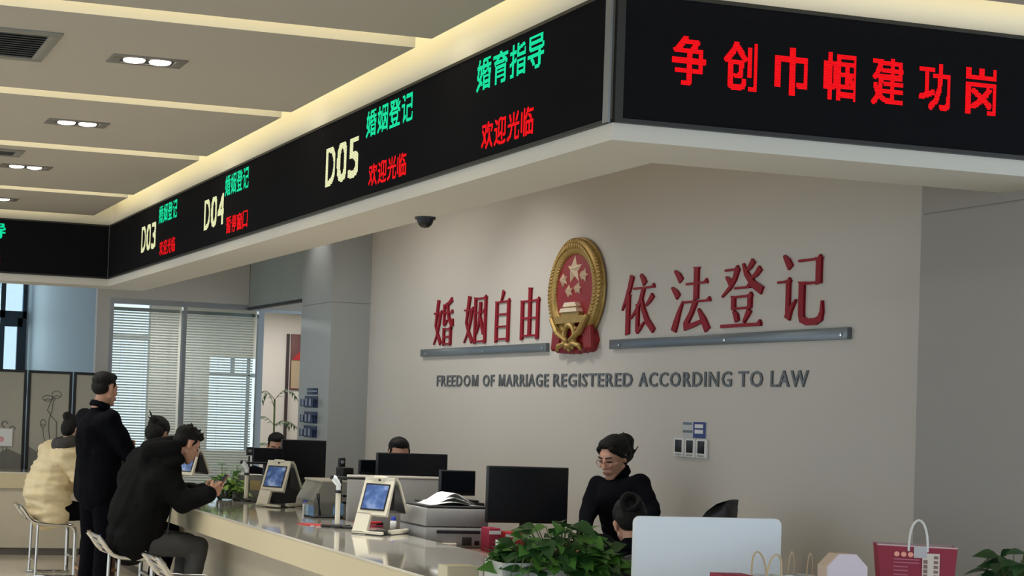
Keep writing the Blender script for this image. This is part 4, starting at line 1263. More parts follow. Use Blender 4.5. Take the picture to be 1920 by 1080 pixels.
c = at(512, 830, 'Y', 17.6)
t = thing('potted_plant', 'tall thin office plant with feathery leaves in the doorway', 'plant', (c.x, 17.6, 0))
MB().lathe([(0, 0), (0.12, 0), (0.16, 0.3), (0.15, 0.3), (0.14, 0.27), (0, 0.27)]).build('pot', M_DARK, t)
MB().lathe([(0, 0.262), (0.14, 0.268), (0.13, 0.28), (0, 0.285)]).build('soil', M_SOIL, t)
lf, sm = MB(), MB()
sm.tube([(0, 0, 0.25), (0.01, 0, 0.9), (0.0, 0, 1.6)], 0.012, 6)
for (z0, az, L_, rise) in ((1.60, 0.1, 0.26, 0.12), (1.60, 2.9, 0.2, 0.10), (1.5, 3.5, 0.18, 0.16), (1.30, 0.3, 0.30, 0.06), (1.30, 2.7, 0.22, 0.10), (1.28, 5.5, 0.2, 0.08), (1.05, 2.8, 0.2, 0.05), (1.0, 0.2, 0.18, 0.06), (1.1, 4.4, 0.2, 0.05), (0.95, 3.4, 0.17, 0.0)):
    pts = []
    for i in range(8):
        f_ = i / 7
        pts.append(Vector((math.cos(az) * L_ * f_, math.sin(az) * L_ * f_, z0 + rise * math.sin(f_ * PI * 0.75) * 1.3 - 0.05 * f_)))
    sm.tube(pts, 0.004, 5)
    for i in range(1, 8):
        d_ = (pts[i] - pts[i - 1]).normalized()
        sd = d_.cross(Vector((0, 0, 1))).normalized()
        for s in (-1, 1):
            leaf(lf, pts[i], d_ * 0.7 + sd * s * 0.8 + Vector((0, 0, -0.45)), (0, -0.3, 1), 0.085, 0.022, 0.1, 0.3)
lf.build('leaves', M_LEAFD, t, True, 80); sm.build('stems', M_STEM, t)

# ------------------------------------------------------------------ folding screen behind the far counter
t = thing('folding_screen', 'folding screen of pale panels with black frames and ink lotus drawings', 'folding screen', (2.3, 15.98, 0))
xs = [1.12, 1.60, 2.08, 2.555, 3.03, 3.44]
for i in range(5):
    a, b = xs[i] - 2.3 + 0.006, xs[i + 1] - 2.3 - 0.006
    zt = 1.803
    k = MB()
    k.box((a, -0.012, 0.03), (a + 0.03, 0.012, zt)).box((b - 0.03, -0.012, 0.03), (b, 0.012, zt)).box((a + 0.03, -0.012, zt - 0.028), (b - 0.03, 0.012, zt)).box((a + 0.03, -0.012, 0.03), (b - 0.03, 0.012, 0.10))
    f_ = k.build('screen_frame', M_BLACK, t, False)
    MB().box((a + 0.03, -0.004, 0.10), (b - 0.03, 0.004, zt - 0.028)).build('sheet', mat('screen_sheet', (172, 168, 154), 0.8, var=0.04), f_, False)
    dr = MB()
    cx_ = (a + b) / 2
    y_ = -0.007
    if i % 2 == 1:
        # two open lotus leaves and long stems
        for (x, z, r1, r2) in ((cx_ - 0.02, 1.52, 0.055, 0.03), (cx_ + 0.07, 1.56, 0.05, 0.038), (cx_ - 0.06, 1.26, 0.028, 0.04), (cx_ - 0.07, 0.98, 0.032, 0.032)):
            dr.tube([(x + r1 * math.cos(q), y_, z + r2 * math.sin(q)) for q in [2 * PI * j / 20 for j in range(20)]], 0.003, 5, True)
            dr.tube([(x - r1 * 0.6, y_, z - r2 * 0.6), (x, y_, z - r2 * 0.2), (x + r1 * 0.7, y_, z - r2 * 0.4)], 0.003, 5)
        dr.tube([(cx_ + 0.03, y_, 1.53), (cx_ + 0.0, y_, 1.45), (cx_ - 0.02, y_, 1.40), (cx_ + 0.02, y_, 1.34), (cx_ + 0.08, y_, 1.28), (cx_ + 0.085, y_, 1.1)], 0.004, 5)
        dr.tube([(cx_ + 0.06, y_, 1.53), (cx_ + 0.035, y_, 1.47), (cx_ + 0.03, y_, 1.40), (cx_ + 0.0, y_, 1.30), (cx_ + 0.0, y_, 1.2), (cx_ + 0.02, y_, 1.08)], 0.004, 5)
        dr.tube([(cx_ - 0.06, y_, 1.22), (cx_ - 0.05, y_, 1.12), (cx_ + 0.0, y_, 1.03)], 0.003, 5)
    else:
        for j, (x, z) in enumerate(((-0.1, 1.2), (0.02, 1.24), (0.1, 1.19))):
            dr.tube([(cx_ + x + 0.03 * math.cos(q), y_, z + 0.03 * math.sin(q)) for q in [2 * PI * j2 / 16 for j2 in range(13)]], 0.004, 5)
            dr.tube([(cx_ + x, y_, z - 0.03), (cx_ + x * 0.6, y_, 1.1), (cx_ + x * 0.4, y_, 0.95)], 0.003, 5)
    dr.build('lotus_drawing', mat('ink_grey', (92, 90, 84), 0.8), f_)
    hl = MB()
    hl.prism([(a + 0.03, 0.10), (b - 0.03, 0.10), (b - 0.03, 0.93), (cx_ + 0.06, 0.99), (cx_ - 0.05, 0.93), (a + 0.03, 1.02)], 0.0045, 0.0060, u=(1, 0, 0), v=(0, 0, 1), n=(0, -1, 0))
    hl.build('ink_hills', mat('ink_wash', (118, 116, 106), 0.8, var=0.15), f_, False)
c = at(8, 820, 'Y', 15.95)
t = thing('paper_notice', 'white paper notice fixed to the left panel of the folding screen', 'notice', (c.x, 15.966, c.z))
MB().box((-0.11, -0.004, -0.09), (0.085, 0.0, 0.09)).build('sheet', M_PAPER, t, False)
MB().lathe([(0, 0.001), (0.03, 0.001), (0.03, 0), (0, 0)], M=Matrix.Translation((-0.03, -0.004, -0.02)) @ Matrix.Rotation(PI / 2, 4, 'X')).build('red_stamp', mat('stamp_pink', (222, 160, 165), 0.7), t, False)

# ------------------------------------------------------------------ stools
def make_stool(label):
    t = thing('bar_stool', label, 'stool', (0, 0, 0), 0, 'chrome stools with black seats')
    for s in (-1, 1):
        y = s * 0.185
        pts = [(-0.265, y, 0.60), (-0.235, y, 0.565), (-0.20, y, 0.515), (-0.165, y, 0.48), (-0.12, y, 0.462), (0.0, y, 0.452), (0.13, y, 0.450), (0.175, y, 0.44), (0.205, y, 0.41), (0.212, y, 0.36), (0.212, y, 0.02)]
        MB().tube(pts, 0.019, 12).build('side_tube', M_CHROME, t)
        MB().tube([(-0.11, y * 0.9, 0.455), (-0.12, y * 0.9, 0.02)], 0.012, 10).build('rear_leg', M_CHROME, t)
    k = MB()
    prof = [(-0.16, 0.488), (-0.12, 0.476), (0.0, 0.466), (0.13, 0.464), (0.17, 0.456), (0.16, 0.444), (0.0, 0.446), (-0.12, 0.456), (-0.165, 0.470)]
    k.prism(prof, -0.17, 0.17, u=(1, 0, 0), v=(0, 0, 1), n=(0, 1, 0))
    k.build('seat', M_DARK, t, True)
    k = MB()
    for (x, z) in ((-0.258, 0.592), (-0.222, 0.545), (-0.188, 0.505)):
        k.box((-0.008, -0.19, -0.019), (0.008, 0.19, 0.019), 0.005, M=Matrix.Translation((x, 0, z)) @ Matrix.Rotation(math.radians(-38), 4, 'Y'))
    k.build('back_slats', M_CHROME, t)
    MB().tube([(0.212, -0.185, 0.16), (0.212, 0.185, 0.16)], 0.011, 10).build('footrest', M_CHROME, t)
    MB().tube([(-0.118, -0.167, 0.12), (-0.118, 0.167, 0.12)], 0.010, 10).build('cross_bar', M_CHROME, t)
    for s in (-1, 1):
        MB().box((-0.14, s * 0.185 - 0.018, 0), (0.24, s * 0.185 + 0.018, 0.022), 0.006).build('floor_rail', M_CHROME, t)
    return t
st0 = make_stool('chrome stool with black seat under the woman in the beige jacket')
st0.location = (2.37, 13.42, 0)
for x, y, rz, lab in ((2.48, 10.70, 0.0, 'chrome stool with black seat under the man in the black hooded jacket'), (2.54, 9.25, 0.0, 'empty chrome stool nearest the camera, in front of the man on his phone'),
                      (2.72, 12.05, 0.0, 'chrome stool with black seat under the person hidden behind the hooded jacket'), (1.86, 14.62, PI / 2, 'chrome stool cut by the left edge of the photo at the far counter')):
    o = copy_tree(st0)
    o.location = (x, y, 0); o.rotation_euler = (0, 0, rz); o['label'] = lab

# ------------------------------------------------------------------ office chairs behind the counter
def office_chair(label, x, y, rz, ztop):
    t = thing('office_chair', label, 'chair', (x, y, 0), rz, 'black office chairs')
    k = MB()
    n_ = 9
    for i in range(n_):
        pass
    rows = []
    for j in range(13):
        fz = j / 12
        z = 0.52 + (ztop - 0.52) * fz
        w = 0.235 * math.sqrt(max(0.06, 1 - (max(0, fz - 0.62) / 0.38) ** 2.2 * 0.94)) * (0.88 + 0.12 * math.sin(PI * fz))
        row = []
        for i in range(9):
            g = i / 8 * 2 - 1
            row.append((-0.22 - 0.10 * fz ** 2 + 0.07 * g * g, g * w, z - 0.03 * g * g * fz))
        rows.append(row)
    A = [[k.bm.verts.new(p_) for p_ in r_] for r_ in rows]
    B = [[k.bm.verts.new((p_[0] - 0.03, p_[1], p_[2])) for p_ in r_] for r_ in rows]
    for j in range(12):
        for i in range(8):
            k.bm.faces.new((A[j][i], A[j][i + 1], A[j + 1][i + 1], A[j + 1][i]))
            k.bm.faces.new((B[j][i], B[j + 1][i], B[j + 1][i + 1], B[j][i + 1]))
    for j in range(12):
        for i in (0, 8):
            k.bm.faces.new((A[j][i], A[j + 1][i], B[j + 1][i], B[j][i]))
    for i in range(8):
        for j in (0, 12):
            k.bm.faces.new((A[j][i], A[j][i + 1], B[j][i + 1], B[j][i]))
    k.build('backrest', M_BLACK, t, True, 60)
    MB().box((-0.23, -0.24, 0.43), (0.24, 0.24, 0.50), 0.03, 3).build('seat', M_BLKJ, t)
    MB().tube([(0, 0, 0.09), (0, 0, 0.43)], 0.025, 10).build('gas_post', M_BLACK, t)
    MB().tube([(-0.10, 0, 0.44), (-0.24, 0, 0.46), (-0.265, 0, 0.62)], 0.02, 8).build('back_bracket', M_BLACK, t)
    for i in range(5):
        a_ = 2 * PI * i / 5
        lg = MB().tube([(0, 0, 0.10), (0.28 * math.cos(a_), 0.28 * math.sin(a_), 0.065)], [0.025, 0.015], 8).build('base_arm', M_BLACK, t)
        MB().ball((0.28 * math.cos(a_), 0.28 * math.sin(a_), 0.03), (0.03, 0.03, 0.03), None, 10).build('caster', M_BLACK, lg)
    return t
c = W(1366, 936, 8.6)
office_chair('empty black office chair showing above the silver computer by the wall', c.x - 0.29, c.y + 0.05, math.radians(170), c.z)
p = at(470, 937, 'Z', CT)
t = thing('storage_box', 'light grey box with a yellow note behind the far document camera', 'box', (p.x, p.y, CT), 0)
MB().box((-0.11, 0, 0), (0.12, 0.16, 0.185), 0.006).build('box_body', M_LGREY, t)
MB().box((-0.01, -0.003, 0.075), (0.075, 0.0, 0.15)).build('yellow_note', mat('yellow_note', (214, 194, 142), 0.7), t, False)
for k, (rz_, lab) in enumerate(((0.1, 'lower white sheet on the light grey box behind the far document camera'), (-0.25, 'upper white sheet on the light grey box behind the far document camera'))):
    q = MB().box((-0.105, -0.075, 0), (0.105, 0.075, 0.004), 0.001).build('paper_sheet', M_PAPER, None)
    q.location = (p.x, p.y + 0.08, CT + 0.1855 + 0.0045 * k); q.rotation_euler = (0, 0, rz_)
    tag(q, lab, 'paper', 'sheets on the light grey box')

# ------------------------------------------------------------------ people
def head_frame(F, pitch=0.0, roll=0.0):
    f = Vector((F[0], F[1], 0)).normalized()
    l = Vector((-f.y, f.x, 0))
    u = Vector((0, 0, 1))
    p = math.radians(pitch)
    f2 = f * math.cos(p) - u * math.sin(p)
    u2 = u * math.cos(p) + f * math.sin(p)
    r = math.radians(roll)
    l2 = l * math.cos(r) + u2 * math.sin(r)
    u3 = u2 * math.cos(r) - l * math.sin(r)
    return Matrix((f2, l2, u3)).transposed()

class Head:
    def __init__(s, c, F, pitch=0.0, roll=0.0, k=1.0):
        s.c = Vector(c); s.M = head_frame(F, pitch, roll); s.k = k
    def p(s, x, y, z):
        return s.c + s.M @ (Vector((x, y, z)) * s.k)
    def ball(s, mb, c, r, seg=20):
        mb.ball(s.p(*c), tuple(v * s.k for v in r), s.M, seg)
    def cap(s, mb, a, ra, b, rb, seg=10):
        mb.cap(s.p(*a), ra * s.k, s.p(*b), rb * s.k, seg)
    def skin(s, mb, fem=False):
        s.ball(mb, (-0.014, 0, 0.038), (0.094, 0.073, 0.080))
        s.ball(mb, (0.022, 0, -0.022), (0.068, 0.062, 0.086))
        s.ball(mb, (0.030, 0, 0.022), (0.060, 0.060, 0.055))
        s.cap(mb, (0.066, -0.012, -0.100), 0.019, (0.066, 0.012, -0.100), 0.019)
        for q in (-1, 1):
            s.cap(mb, (-0.002, q * 0.055, -0.05), 0.018 - 0.003 * fem, (0.060 - 0.004 * fem, q * 0.018, -0.098 + 0.005 * fem), 0.018 - 0.002 * fem)
            s.cap(mb, (0.077, q * 0.012, 0.024), 0.010 - 0.004 * fem, (0.065, q * 0.046, 0.022), 0.011 - 0.004 * fem)
            s.cap(mb, (0.068, q * 0.034, -0.022), 0.018, (0.050, q * 0.048, -0.014), 0.018)
            s.ball(mb, (-0.006, q * 0.074, -0.004), (0.018, 0.009, 0.030), 10)
            s.cap(mb, (-0.012, q * 0.080, 0.016), 0.0065, (-0.012, q * 0.080, -0.004), 0.006, 8)
            s.ball(mb, (0.096, q * 0.011, -0.032), (0.010, 0.008, 0.007), 8)
        s.cap(mb, (0.086, 0, 0.014), 0.009, (0.106, 0, -0.026), 0.012)
        s.ball(mb, (0.076, 0, -0.064), (0.020, 0.028, 0.022))
    def features(s, parent, brows=True, closed=False):
        k = MB()
        s.cap(k, (0.0955, -0.016, -0.060), 0.0052, (0.0985, 0, -0.0585), 0.0058)
        s.cap(k, (0.0985, 0, -0.0585), 0.0058, (0.0955, 0.016, -0.060), 0.0052)
        s.cap(k, (0.094, -0.013, -0.068), 0.0056, (0.094, 0.013, -0.068), 0.0056)
        k.build('lips', M_LIP, parent)
        for q in (-1, 1):
            e = MB()
            s.cap(e, (0.0835, q * 0.019, 0.0015), 0.0042, (0.0760, q * 0.042, 0.002), 0.0040, 8)
            e.build('eye', M_HAIR, parent)
        if brows:
            for q in (-1, 1):
                b_ = MB()
                s.cap(b_, (0.0885, q * 0.014, 0.026), 0.0042, (0.0765, q * 0.046, 0.029), 0.0036, 8)
                b_.build('eyebrow', M_HAIR, parent)

def hand(mb, wrist, d, nrm, side, curl=0.4, k=1.0, thumb=0.6):
    """d: finger direction, nrm: towards the palm side, side: +1/-1 picks the thumb side"""
    d = Vector(d).normalized()
    nrm = Vector(nrm); nrm = (nrm - d * nrm.dot(d)).normalized()
    s = d.cross(nrm).normalized() * side
    w = Vector(wrist)
    kn = []
    for i, off in enumerate((0.030, 0.010, -0.010, -0.029)):
        q = w + d * ((0.088, 0.094, 0.090, 0.080)[i] * k) + s * (off * k)
        kn.append(q)
        mb.cap(w + d * 0.012 * k + s * off * 0.65 * k, 0.016 * k, q, 0.0125 * k, 8)
    for i, q in enumerate(kn):
        L3 = [(0.042, 0.026, 0.020), (0.046, 0.030, 0.021), (0.043, 0.027, 0.020), (0.033, 0.020, 0.018)][i]
        a, p_ = 0.0, q
        for j, L_ in enumerate(L3):
            a += curl * (0.9, 1.1, 0.8)[j] * (1 + 0.08 * i)
            dd = d * math.cos(a) + nrm * math.sin(a)
            p2 = p_ + dd * L_ * k
            mb.cap(p_, (0.0095, 0.0088, 0.0080)[j] * k, p2, (0.0088, 0.0080, 0.0070)[j] * k, 8)
            p_ = p2
    t0_ = w + d * 0.028 * k + s * 0.026 * k
    t1_ = t0_ + (d * 0.55 + s * 0.65 + nrm * thumb * 0.5).normalized() * 0.044 * k
    t2_ = t1_ + (d * 0.8 + s * 0.1 + nrm * thumb).normalized() * 0.032 * k
    mb.cap(t0_, 0.0145 * k, t1_, 0.011 * k, 8)
    mb.cap(t1_, 0.0105 * k, t2_, 0.0085 * k, 8)

class Body:
    """joints in a local frame: f forward, l left, z up, from a floor point"""
    def __init__(s, o, F):
        s.o = Vector(o)
        s.f = Vector((F[0], F[1], 0)).normalized()
        s.l = Vector((-s.f.y, s.f.x, 0))
    def p(s, f, l, z):
        return s.o + s.f * f + s.l * l + Vector((0, 0, z))
    def v(s, f, l, z):
        return s.f * f + s.l * l + Vector((0, 0, z))

def base_body(mb, J, H, k=1.0, fem=False):
    """bare continuous figure under the clothes"""
    mb.cap(J['pelvis'], 0.115 * k, J['waist'], 0.105 * k)
    mb.cap(J['waist'], 0.105 * k, J['chest'], 0.115 * k)
    mb.cap(J['chest'], 0.105 * k, J['neck'], 0.058 * k)
    mb.cap(J['neck'], 0.054 * k, H.p(-0.018, 0, -0.055), 0.050 * k)
    for q in 'LR':
        mb.cap(J['chest'], 0.085 * k, J['sh' + q], 0.055 * k)
        mb.cap(J['sh' + q], 0.050 * k, J['el' + q], 0.040 * k)
        mb.cap(J['el' + q], 0.039 * k, J['wr' + q], 0.027 * k)
        mb.cap(J['pelvis'], 0.10 * k, J['hip' + q], 0.085 * k)
        mb.cap(J['hip' + q], 0.082 * k, J['kn' + q], 0.056 * k)
        mb.cap(J['kn' + q], 0.055 * k, J['an' + q], 0.038 * k)
        if 'toe' + q in J:
            mb.cap(J['an' + q], 0.036, J['toe' + q], 0.03)
    H.skin(mb, fem)

def trousers(J, m, parent, k=1.0, fl=1.0):
    mb = MB()
    mb.cap(J['pelvis'], 0.135 * k, J['waist'], 0.118 * k)
    for q in 'LR':
        mb.cap(J['pelvis'], 0.115 * k, J['hip' + q], 0.105 * k)
        mb.cap(J['hip' + q], 0.100 * k, J['kn' + q], 0.074 * k)
        mb.cap(J['kn' + q], 0.073 * k, J['an' + q] + Vector((0, 0, 0.02)), 0.060 * k * fl)
    return blob('trousers', mb, m, parent, 0.016, 3, 0.005, 14, fold=0.3)

def shoes(J, parent, m=None):
    for q in 'LR':
        mb = MB()
        a, b_ = J['an' + q], J['toe' + q]
        d = Vector((b_.x - a.x, b_.y - a.y, 0)).normalized()
        g = Vector((a.x, a.y, 0))
        mb.cap(g + Vector((0, 0, 0.048)) - d * 0.04, 0.042, g + Vector((0, 0, 0.045)) + d * 0.06, 0.044)
        mb.cap(g + Vector((0, 0, 0.045)) + d * 0.06, 0.043, g + Vector((0, 0, 0.034)) + d * 0.165, 0.033)
        mb.cap(g + Vector((0, 0, 0.07)), 0.042, g + Vector((0, 0, 0.10)), 0.042)
        blob('shoe', mb, m or M_BLACK, parent, 0.012, 2)

def sleeves(mb, J, ru, rf, rw):
    for q in 'LR':
        mb.cap(J['sh' + q], ru * 1.08, J['el' + q], rf)
        mb.cap(J['el' + q], rf, J['wr' + q], rw)
        # a blunt cuff, no ball past the wrist

def short_hair(H, parent, spiky=0.0, name='hair', seed=1):
    mb = MB()
    H.ball(mb, (-0.024, 0, 0.056), (0.094, 0.0765, 0.072))
    H.ball(mb, (-0.050, 0, 0.012), (0.061, 0.0735, 0.062))
    H.ball(mb, (0.030, 0, 0.090), (0.054, 0.058, 0.034))
    for q in (-1, 1):
        H.cap(mb, (0.028, q * 0.066, 0.045), 0.010, (0.014, q * 0.0685, 0.008), 0.006)
    r_ = random.Random(seed)
    if spiky:
        for i in range(70):
            a, b_ = r_.uniform(-1.0, 1.0), r_.uniform(-0.9, 0.9)
            x, y = -0.01 + a * 0.078, b_ * 0.062
            z = 0.058 + 0.062 * math.sqrt(max(0.05, 1 - a * a * 0.75 - b_ * b_ * 0.8))
            H.cap(mb, (x, y, z), 0.011, (x + r_.uniform(-.014, .022), y + r_.uniform(-.012, .012), z + spiky * r_.uniform(0.5, 1.2)), 0.0035, 6)
    return blob(name, mb, M_HAIR, parent, 0.0055 if spiky else 0.006, 1, 0.0018, 70)

def collar(mb, J, H, r, th, up=0.05):
    c = J['neck'] + Vector((0, 0, up))
    n_ = (H.p(-0.018, 0, -0.05) - J['neck']).normalized()
    a = n_.orthogonal().normalized(); b_ = n_.cross(a)
    pts = [J['neck'] + n_ * up + (a * math.cos(2 * PI * k / 18) + b_ * math.sin(2 * PI * k / 18)) * r for k in range(18)]
    mb.tube(pts, th, 8, True)

# ---- standing man, arms folded, seen from behind
B = Body((2.36, 11.32, 0), (0.95, 0.30))
t = thing('person', 'person standing with folded arms in dark navy clothes, seen from behind', 'person', B.o)
H = Head(B.p(0.035, 0.0, 1.612), (0.86, 0.50), 6, 0, 1.03)
J = dict(pelvis=B.p(0, 0, 0.93), waist=B.p(0.0, 0, 1.08), chest=B.p(-0.02, 0, 1.28), neck=B.p(-0.015, 0, 1.465),
         shL=B.p(-0.02, 0.185, 1.385), shR=B.p(-0.02, -0.185, 1.385), elL=B.p(0.10, 0.245, 1.14), elR=B.p(0.12, -0.245, 1.14), wrL=B.p(0.235, 0.02, 1.20), wrR=B.p(0.225, -0.03, 1.17),
         hipL=B.p(0, 0.09, 0.90), hipR=B.p(0, -0.09, 0.90), knL=B.p(0.02, 0.105, 0.50), knR=B.p(0.02, -0.105, 0.50), anL=B.p(-0.01, 0.11, 0.09), anR=B.p(-0.01, -0.11, 0.09),
         toeL=B.p(0.14, 0.13, 0.03), toeR=B.p(0.14, -0.13, 0.03))
def place_parts(objs, o):
    for q in objs:
        q.parent = o
        q.matrix_parent_inverse = Matrix.Translation(-Vector(o.location))
def finish(t):
    """parts were modelled in world space: make them relative to the thing's base"""
    T = Matrix.Translation(-Vector(t.location))
    for ch in t.children:
        ch.data.transform(T)
mb = MB(); base_body(mb, J, H)
hand(mb, J['wrL'], B.v(0.10, -1, 0.05), B.v(-1, 0, 0), -1, 0.3)
hand(mb, J['wrR'], B.v(0.05, 1, 0.15), B.v(-1, 0, 0), 1, 0.3)
blob('body', mb, M_SKIN, t, 0.0065, 2)
H.features(t)
short_hair(H, t)
mb = MB()
mb.cap(B.p(0, 0, 0.86), 0.165, J['waist'], 0.155); mb.cap(J['waist'], 0.155, J['chest'], 0.165)
for s, q in ((1, 'L'), (-1, 'R')):
    mb.cap(J['chest'], 0.135, J['sh' + q], 0.082)
    mb.cap(B.p(0, s * 0.07, 0.86), 0.14, B.p(0, s * 0.08, 1.15), 0.13)
mb.cap(J['chest'], 0.15, J['neck'] - Vector((0, 0, 0.04)), 0.075)
sleeves(mb, J, 0.072, 0.064, 0.052)
jk = blob('jacket', mb, M_NAVY, t, 0.013, 3, 0.007, 11, fold=0.5)
mb = MB(); collar(mb, J, H, 0.066, 0.015, 0.02); collar(mb, J, H, 0.063, 0.012, 0.045); blob('collar', mb, M_NAVY, t, 0.010, 2)
mb = MB()
g = J['neck'] + B.v(0.075, -0.04, 0.0)
mb.cap(g, 0.012, g + B.v(0.05, -0.03, -0.03), 0.006)
mb.build('collar_tip', mat('collar_grey', (96, 104, 118), 0.7), t)
trousers(J, M_NAVY, t, 1.0, 1.1)
shoes(J, t)
MB().ball(B.p(-0.02, -0.185, 0.875), 0.010, None, 8).build('jacket_snap', M_CHROME, t)
finish(t)

# ---- man in black hooded jacket leaning on the counter with a phone
B = Body((2.50, 10.66, 0), (1, 0.0))
t = thing('person', 'person in black hooded jacket on a stool, leaning on the counter over a phone', 'person', B.o)
hc = W(350, 834, 10.9)
H = Head(hc, (0.95, 0.12), 28)
cc = hc - B.o
nb = hc + Vector((-0.085, 0.0, -0.125))
J = dict(pelvis=B.p(-0.03, 0, 0.575), waist=B.p(0.02, 0, 0.73), chest=B.p(0.10, 0, 0.95), neck=nb,
         shL=B.p(0.14, 0.20, 1.03), shR=B.p(0.14, -0.20, 1.03), elL=B.p(0.30, 0.27, 0.875), elR=B.p(0.27, -0.25, 0.85),
         hipL=B.p(0.0, 0.10, 0.56), hipR=B.p(0.0, -0.10, 0.56), knL=B.p(0.43, 0.14, 0.535), knR=B.p(0.43, -0.13, 0.535), anL=B.p(0.36, 0.14, 0.11), anR=B.p(0.36, -0.13, 0.11),
         toeL=B.p(0.50, 0.16, 0.03), toeR=B.p(0.50, -0.15, 0.03))
wr = W(392, 925, 10.62)
J['wrR'] = wr
J['wrL'] = wr + Vector((0.0, 0.16, 0.0))
ph = W(416, 897, 10.66)
mb = MB(); base_body(mb, J, H)
hand(mb, J['wrR'], (0.9, 0.45, 0.30), (0.1, 1, 0.2), 1, 0.42, 1.02)
hand(mb, J['wrL'], (0.9, -0.45, 0.30), (0.1, -1, 0.2), -1, 0.42, 1.02)
blob('body', mb, M_SKIN, t, 0.006, 2)
H.features(t)
short_hair(H, t, 0.030, seed=4)
mb = MB()
mb.cap(J['pelvis'] + Vector((-0.01, 0, -0.02)), 0.165, J['waist'], 0.19); mb.cap(J['waist'] + Vector((-0.02, 0, 0)), 0.195, J['chest'] + Vector((-0.02, 0, 0)), 0.18)
for s, q in ((1, 'L'), (-1, 'R')):
    mb.cap(J['chest'], 0.15, J['sh' + q], 0.10)
    mb.cap(B.p(-0.03, s * 0.09, 0.56), 0.14, J['chest'] + Vector((0, s * 0.10, 0)), 0.14)
    mb.cap(B.p(0.06, s * 0.10, 0.60), 0.11, B.p(0.10, s * 0.10, 0.80), 0.12)
mb.cap(J['chest'], 0.15, J['neck'] + Vector((-0.03, 0, -0.06)), 0.08)
sleeves(mb, J, 0.095, 0.082, 0.056)
mb.cap(W(268, 868, 11.05), 0.12, W(300, 870, 10.85), 0.13)
mb.cap(W(255, 900, 11.0), 0.14, W(300, 905, 10.9), 0.16)
blob('jacket', mb, M_BLKJ, t, 0.014, 3, 0.010, 8, fold=0.7)
mb = MB()
for k in range(13):
    a = -2.3 + 4.6 * k / 12
    q = J['neck'] + Vector((-0.045 - 0.075 * math.cos(a), 0.125 * math.sin(a), 0.0 - 0.035 * math.cos(a)))
    mb.ball(q, (0.052, 0.05, 0.055 - 0.012 * abs(math.sin(a))), None, 12)
mb.cap(W(283, 846, 11.0), 0.085, W(318, 836, 10.95), 0.075)
mb.cap(W(283, 850, 10.8), 0.085, W(322, 842, 10.78), 0.070)
blob('hood', mb, M_BLKJ, t, 0.012, 3, 0.005, 14, fold=0.5)
trousers(J, M_GREYCLOTH, t)
shoes(J, t)
mb = MB().tube([B.p(0.185, -0.16, 0.55), B.p(0.20, -0.17, 0.70), B.p(0.22, -0.16, 0.84)], 0.006, 8)
mb.build('zip', M_DARK, t)
finish(t)
ph = J['wrR'] + Vector((0.105, 0.08, 0.065))
t2 = thing('phone', 'brown cased phone held up in both hands of the man in the black hooded jacket', 'phone', ph)
Mx = Matrix.Rotation(math.radians(35), 4, 'Y')
MB().box((-0.006, -0.037, -0.075), (0.006, 0.037, 0.075), 0.006, 3, Mx).build('case', mat('phone_case', (112, 66, 52), 0.45), t2)
MB().box((-0.0075, -0.033, -0.070), (-0.0055, 0.033, 0.070), 0.0, 2, Mx).build('screen', M_SCREEN, t2, False)
MB().box((0.0055, 0.008, 0.035), (0.010, 0.032, 0.068), 0.003, 2, Mx).build('camera_bump', M_BLACK, t2)

# ---- black-haired person behind the man
B = Body((2.69, 12.02, 0), (1, 0.05))
t = thing('person', 'person with black hair and dark jacket seen from behind, mostly hidden by the hooded jacket', 'person', B.o)
hc = W(297, 812, 12.25)
H = Head(hc, (0.75, 0.65), 30, 0, 0.97)
J = dict(pelvis=B.p(-0.05, 0, 0.575), waist=B.p(0.0, 0, 0.72), chest=B.p(0.12, 0, 0.96), neck=hc + Vector((-0.07, -0.02, -0.13)),
         shL=B.p(0.14, 0.17, 1.05), shR=B.p(0.14, -0.17, 1.05), elL=B.p(0.31, 0.24, 0.88), elR=B.p(0.31, -0.24, 0.88), wrL=B.p(0.46, 0.06, 0.87), wrR=B.p(0.46, -0.06, 0.87),
         hipL=B.p(0.0, 0.09, 0.56), hipR=B.p(0.0, -0.09, 0.56), knL=B.p(0.40, 0.10, 0.535), knR=B.p(0.40, -0.10, 0.535), anL=B.p(0.33, 0.10, 0.11), anR=B.p(0.33, -0.10, 0.11),
         toeL=B.p(0.47, 0.11, 0.03), toeR=B.p(0.47, -0.11, 0.03))
mb = MB(); base_body(mb, J, H, 0.93)
hand(mb, J['wrL'], (1, -0.3, -0.1), (0, 0, -1), -1, 0.15, 0.9); hand(mb, J['wrR'], (1, 0.3, -0.1), (0, 0, -1), 1, 0.15, 0.9)
blob('body', mb, M_SKIN, t, 0.0075, 2)
H.features(t)
mb = MB()
H.ball(mb, (-0.022, 0, 0.045), (0.104, 0.088, 0.088)); H.ball(mb, (-0.055, 0, -0.02), (0.07, 0.082, 0.085)); H.ball(mb, (-0.115, 0.0, 0.06), (0.035, 0.04, 0.035))
H.cap(mb, (-0.11, 0.02, 0.07), 0.012, (-0.16, 0.05, 0.13), 0.004); H.cap(mb, (-0.12, 0.0, 0.04), 0.012, (-0.17, 0.03, 0.06), 0.004)
blob('hair', mb, M_HAIR, t, 0.007, 1, 0.003, 50)
mb = MB()
mb.cap(J['pelvis'], 0.15, J['waist'], 0.165); mb.cap(J['waist'], 0.17, J['chest'], 0.165)
for q in 'LR': mb.cap(J['chest'], 0.14, J['sh' + q], 0.09)
mb.cap(J['chest'], 0.13, J['neck'], 0.075)
sleeves(mb, J, 0.085, 0.072, 0.05)
blob('jacket', mb, M_BLKJ, t, 0.016, 3, 0.008, 9, fold=0.5)
trousers(J, M_NAVY, t, 0.92); shoes(J, t)
finish(t)

